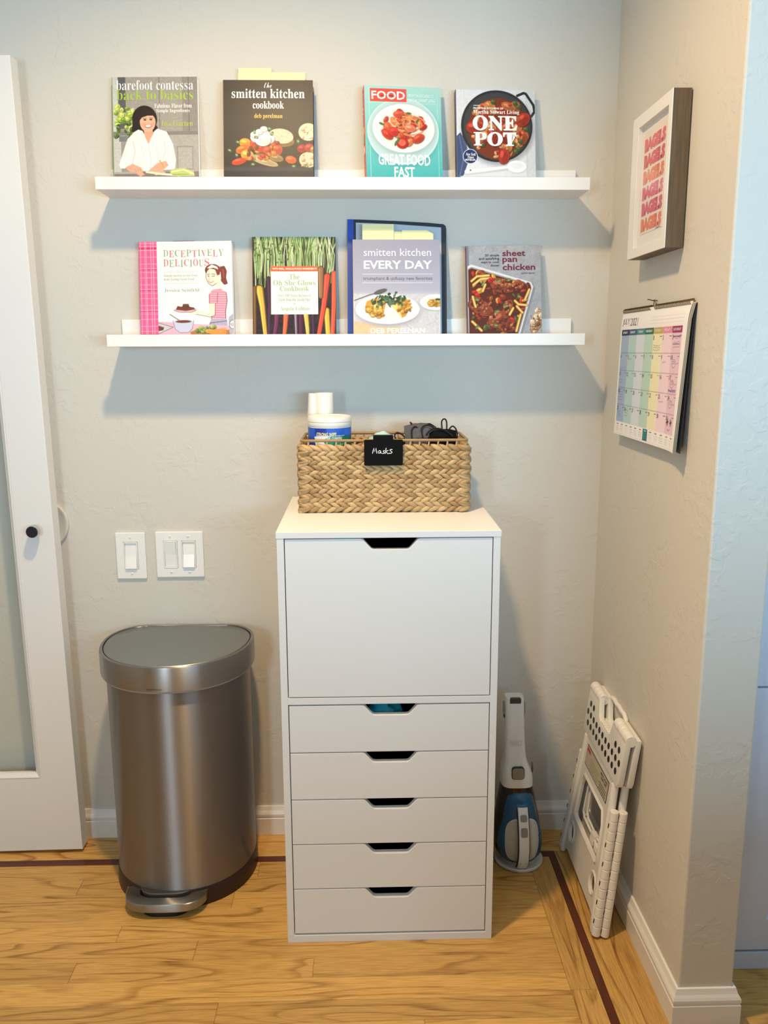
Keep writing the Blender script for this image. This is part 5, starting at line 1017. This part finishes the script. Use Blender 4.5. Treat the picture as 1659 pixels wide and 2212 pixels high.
for i, s in enumerate(('SUNDAY', 'MONDAY', 'TUESDAY', 'WEDNESDAY', 'THURSDAY', 'FRIDAY', 'SATURDAY')):
    x = CE(i, 0)[0]; k = 4 if len(s) > 7 else 8; put_text(b, tm, s, 'sansb', x+k+2, 48, x+54-k-2, 53)
o = b.build('weekday_lettering', ink((244, 242, 244)), cal); o['kind'] = 'stuff'
b = MB()
for n in range(1, 32):
    i, j = (n+3) % 7, (n+3)//7; x, y = CE(i, j); wd = 5 if n < 10 else 10; put_text(b, tm, str(n), 'sans', x+3, y+3.5, x+3+(wd if n not in (1,) else 3), y+12.5)
o = b.build('date_lettering', ink((62, 60, 72)), cal); o['kind'] = 'stuff'
# page block behind, backing
for k, (dz, m_) in enumerate(((0.0016, M['paper']), (0.0032, M['paper']), (0.0048, M['paper']), (0.0062, mat('grey_backing_board', (70, 72, 80), 0.7)))):
    b = MB(); nu, nv = 14, 10; g = [[(u/1000, -v/1000, float(coff(u, v))*(1 if k < 3 else 0.75)-dz) for u in np.linspace(1, CW+1+k*0.8, nu)] for v in np.linspace(2, CH-1+k*0.4, nv)]
    b.loft(g, cap=False, closed=False); b.loft([[(x, y, z-0.0006) for x, y, z in r_] for r_ in g], cap=False, closed=False); b.build('page' if k < 3 else 'backing_board', m_, cal)
GOLD = mat('brass_wire', (150, 130, 70), 0.3, 1.0)
b = MB()
for i in range(64):
    u = 0.006+i*0.0064
    if abs(u-0.2) < 0.012: continue
    b.tube([(u+0.0012*math.sin(2*PI*q/10)*0, -0.0015+0.0052*math.cos(2*PI*q/10), 0.0065+0.0052*math.sin(2*PI*q/10)) for q in range(10)], 0.0007, 5, True)
o = b.build('spiral_binding', mat('dark_wire', (96, 84, 50), 0.35, 1.0), cal, True); o['kind'] = 'stuff'
b = MB(); b.tube([(0.004, 0.0018, 0.0035), (0.10, 0.0022, 0.0030), (0.185, 0.0022, 0.0030), (0.193, 0.004, 0.0050), (0.197, 0.014, 0.0055), (0.203, 0.014, 0.0055), (0.207, 0.004, 0.0050), (0.215, 0.0026, 0.0030), (0.32, 0.0036, 0.0030), (0.41, 0.0042, 0.0035)], 0.0011, 8); b.build('hanging_wire', GOLD, cal, True)
o = None
t = thing('wall_nail', 'small bent nail in the right wall, holding the calendar wire', 'nail'); t.matrix_world = WALLR(-0.1665-0.2, 1.436+0.0125)
b = MB(); b.tube([(0, 0.0, 0.0), (0.0, 0.0005, 0.012), (-0.004, 0.0025, 0.016), (-0.011, 0.003, 0.017)], 0.0011, 8); b.build('shank', mat('nail_steel', (90, 84, 74), 0.4, 1.0), t, True)
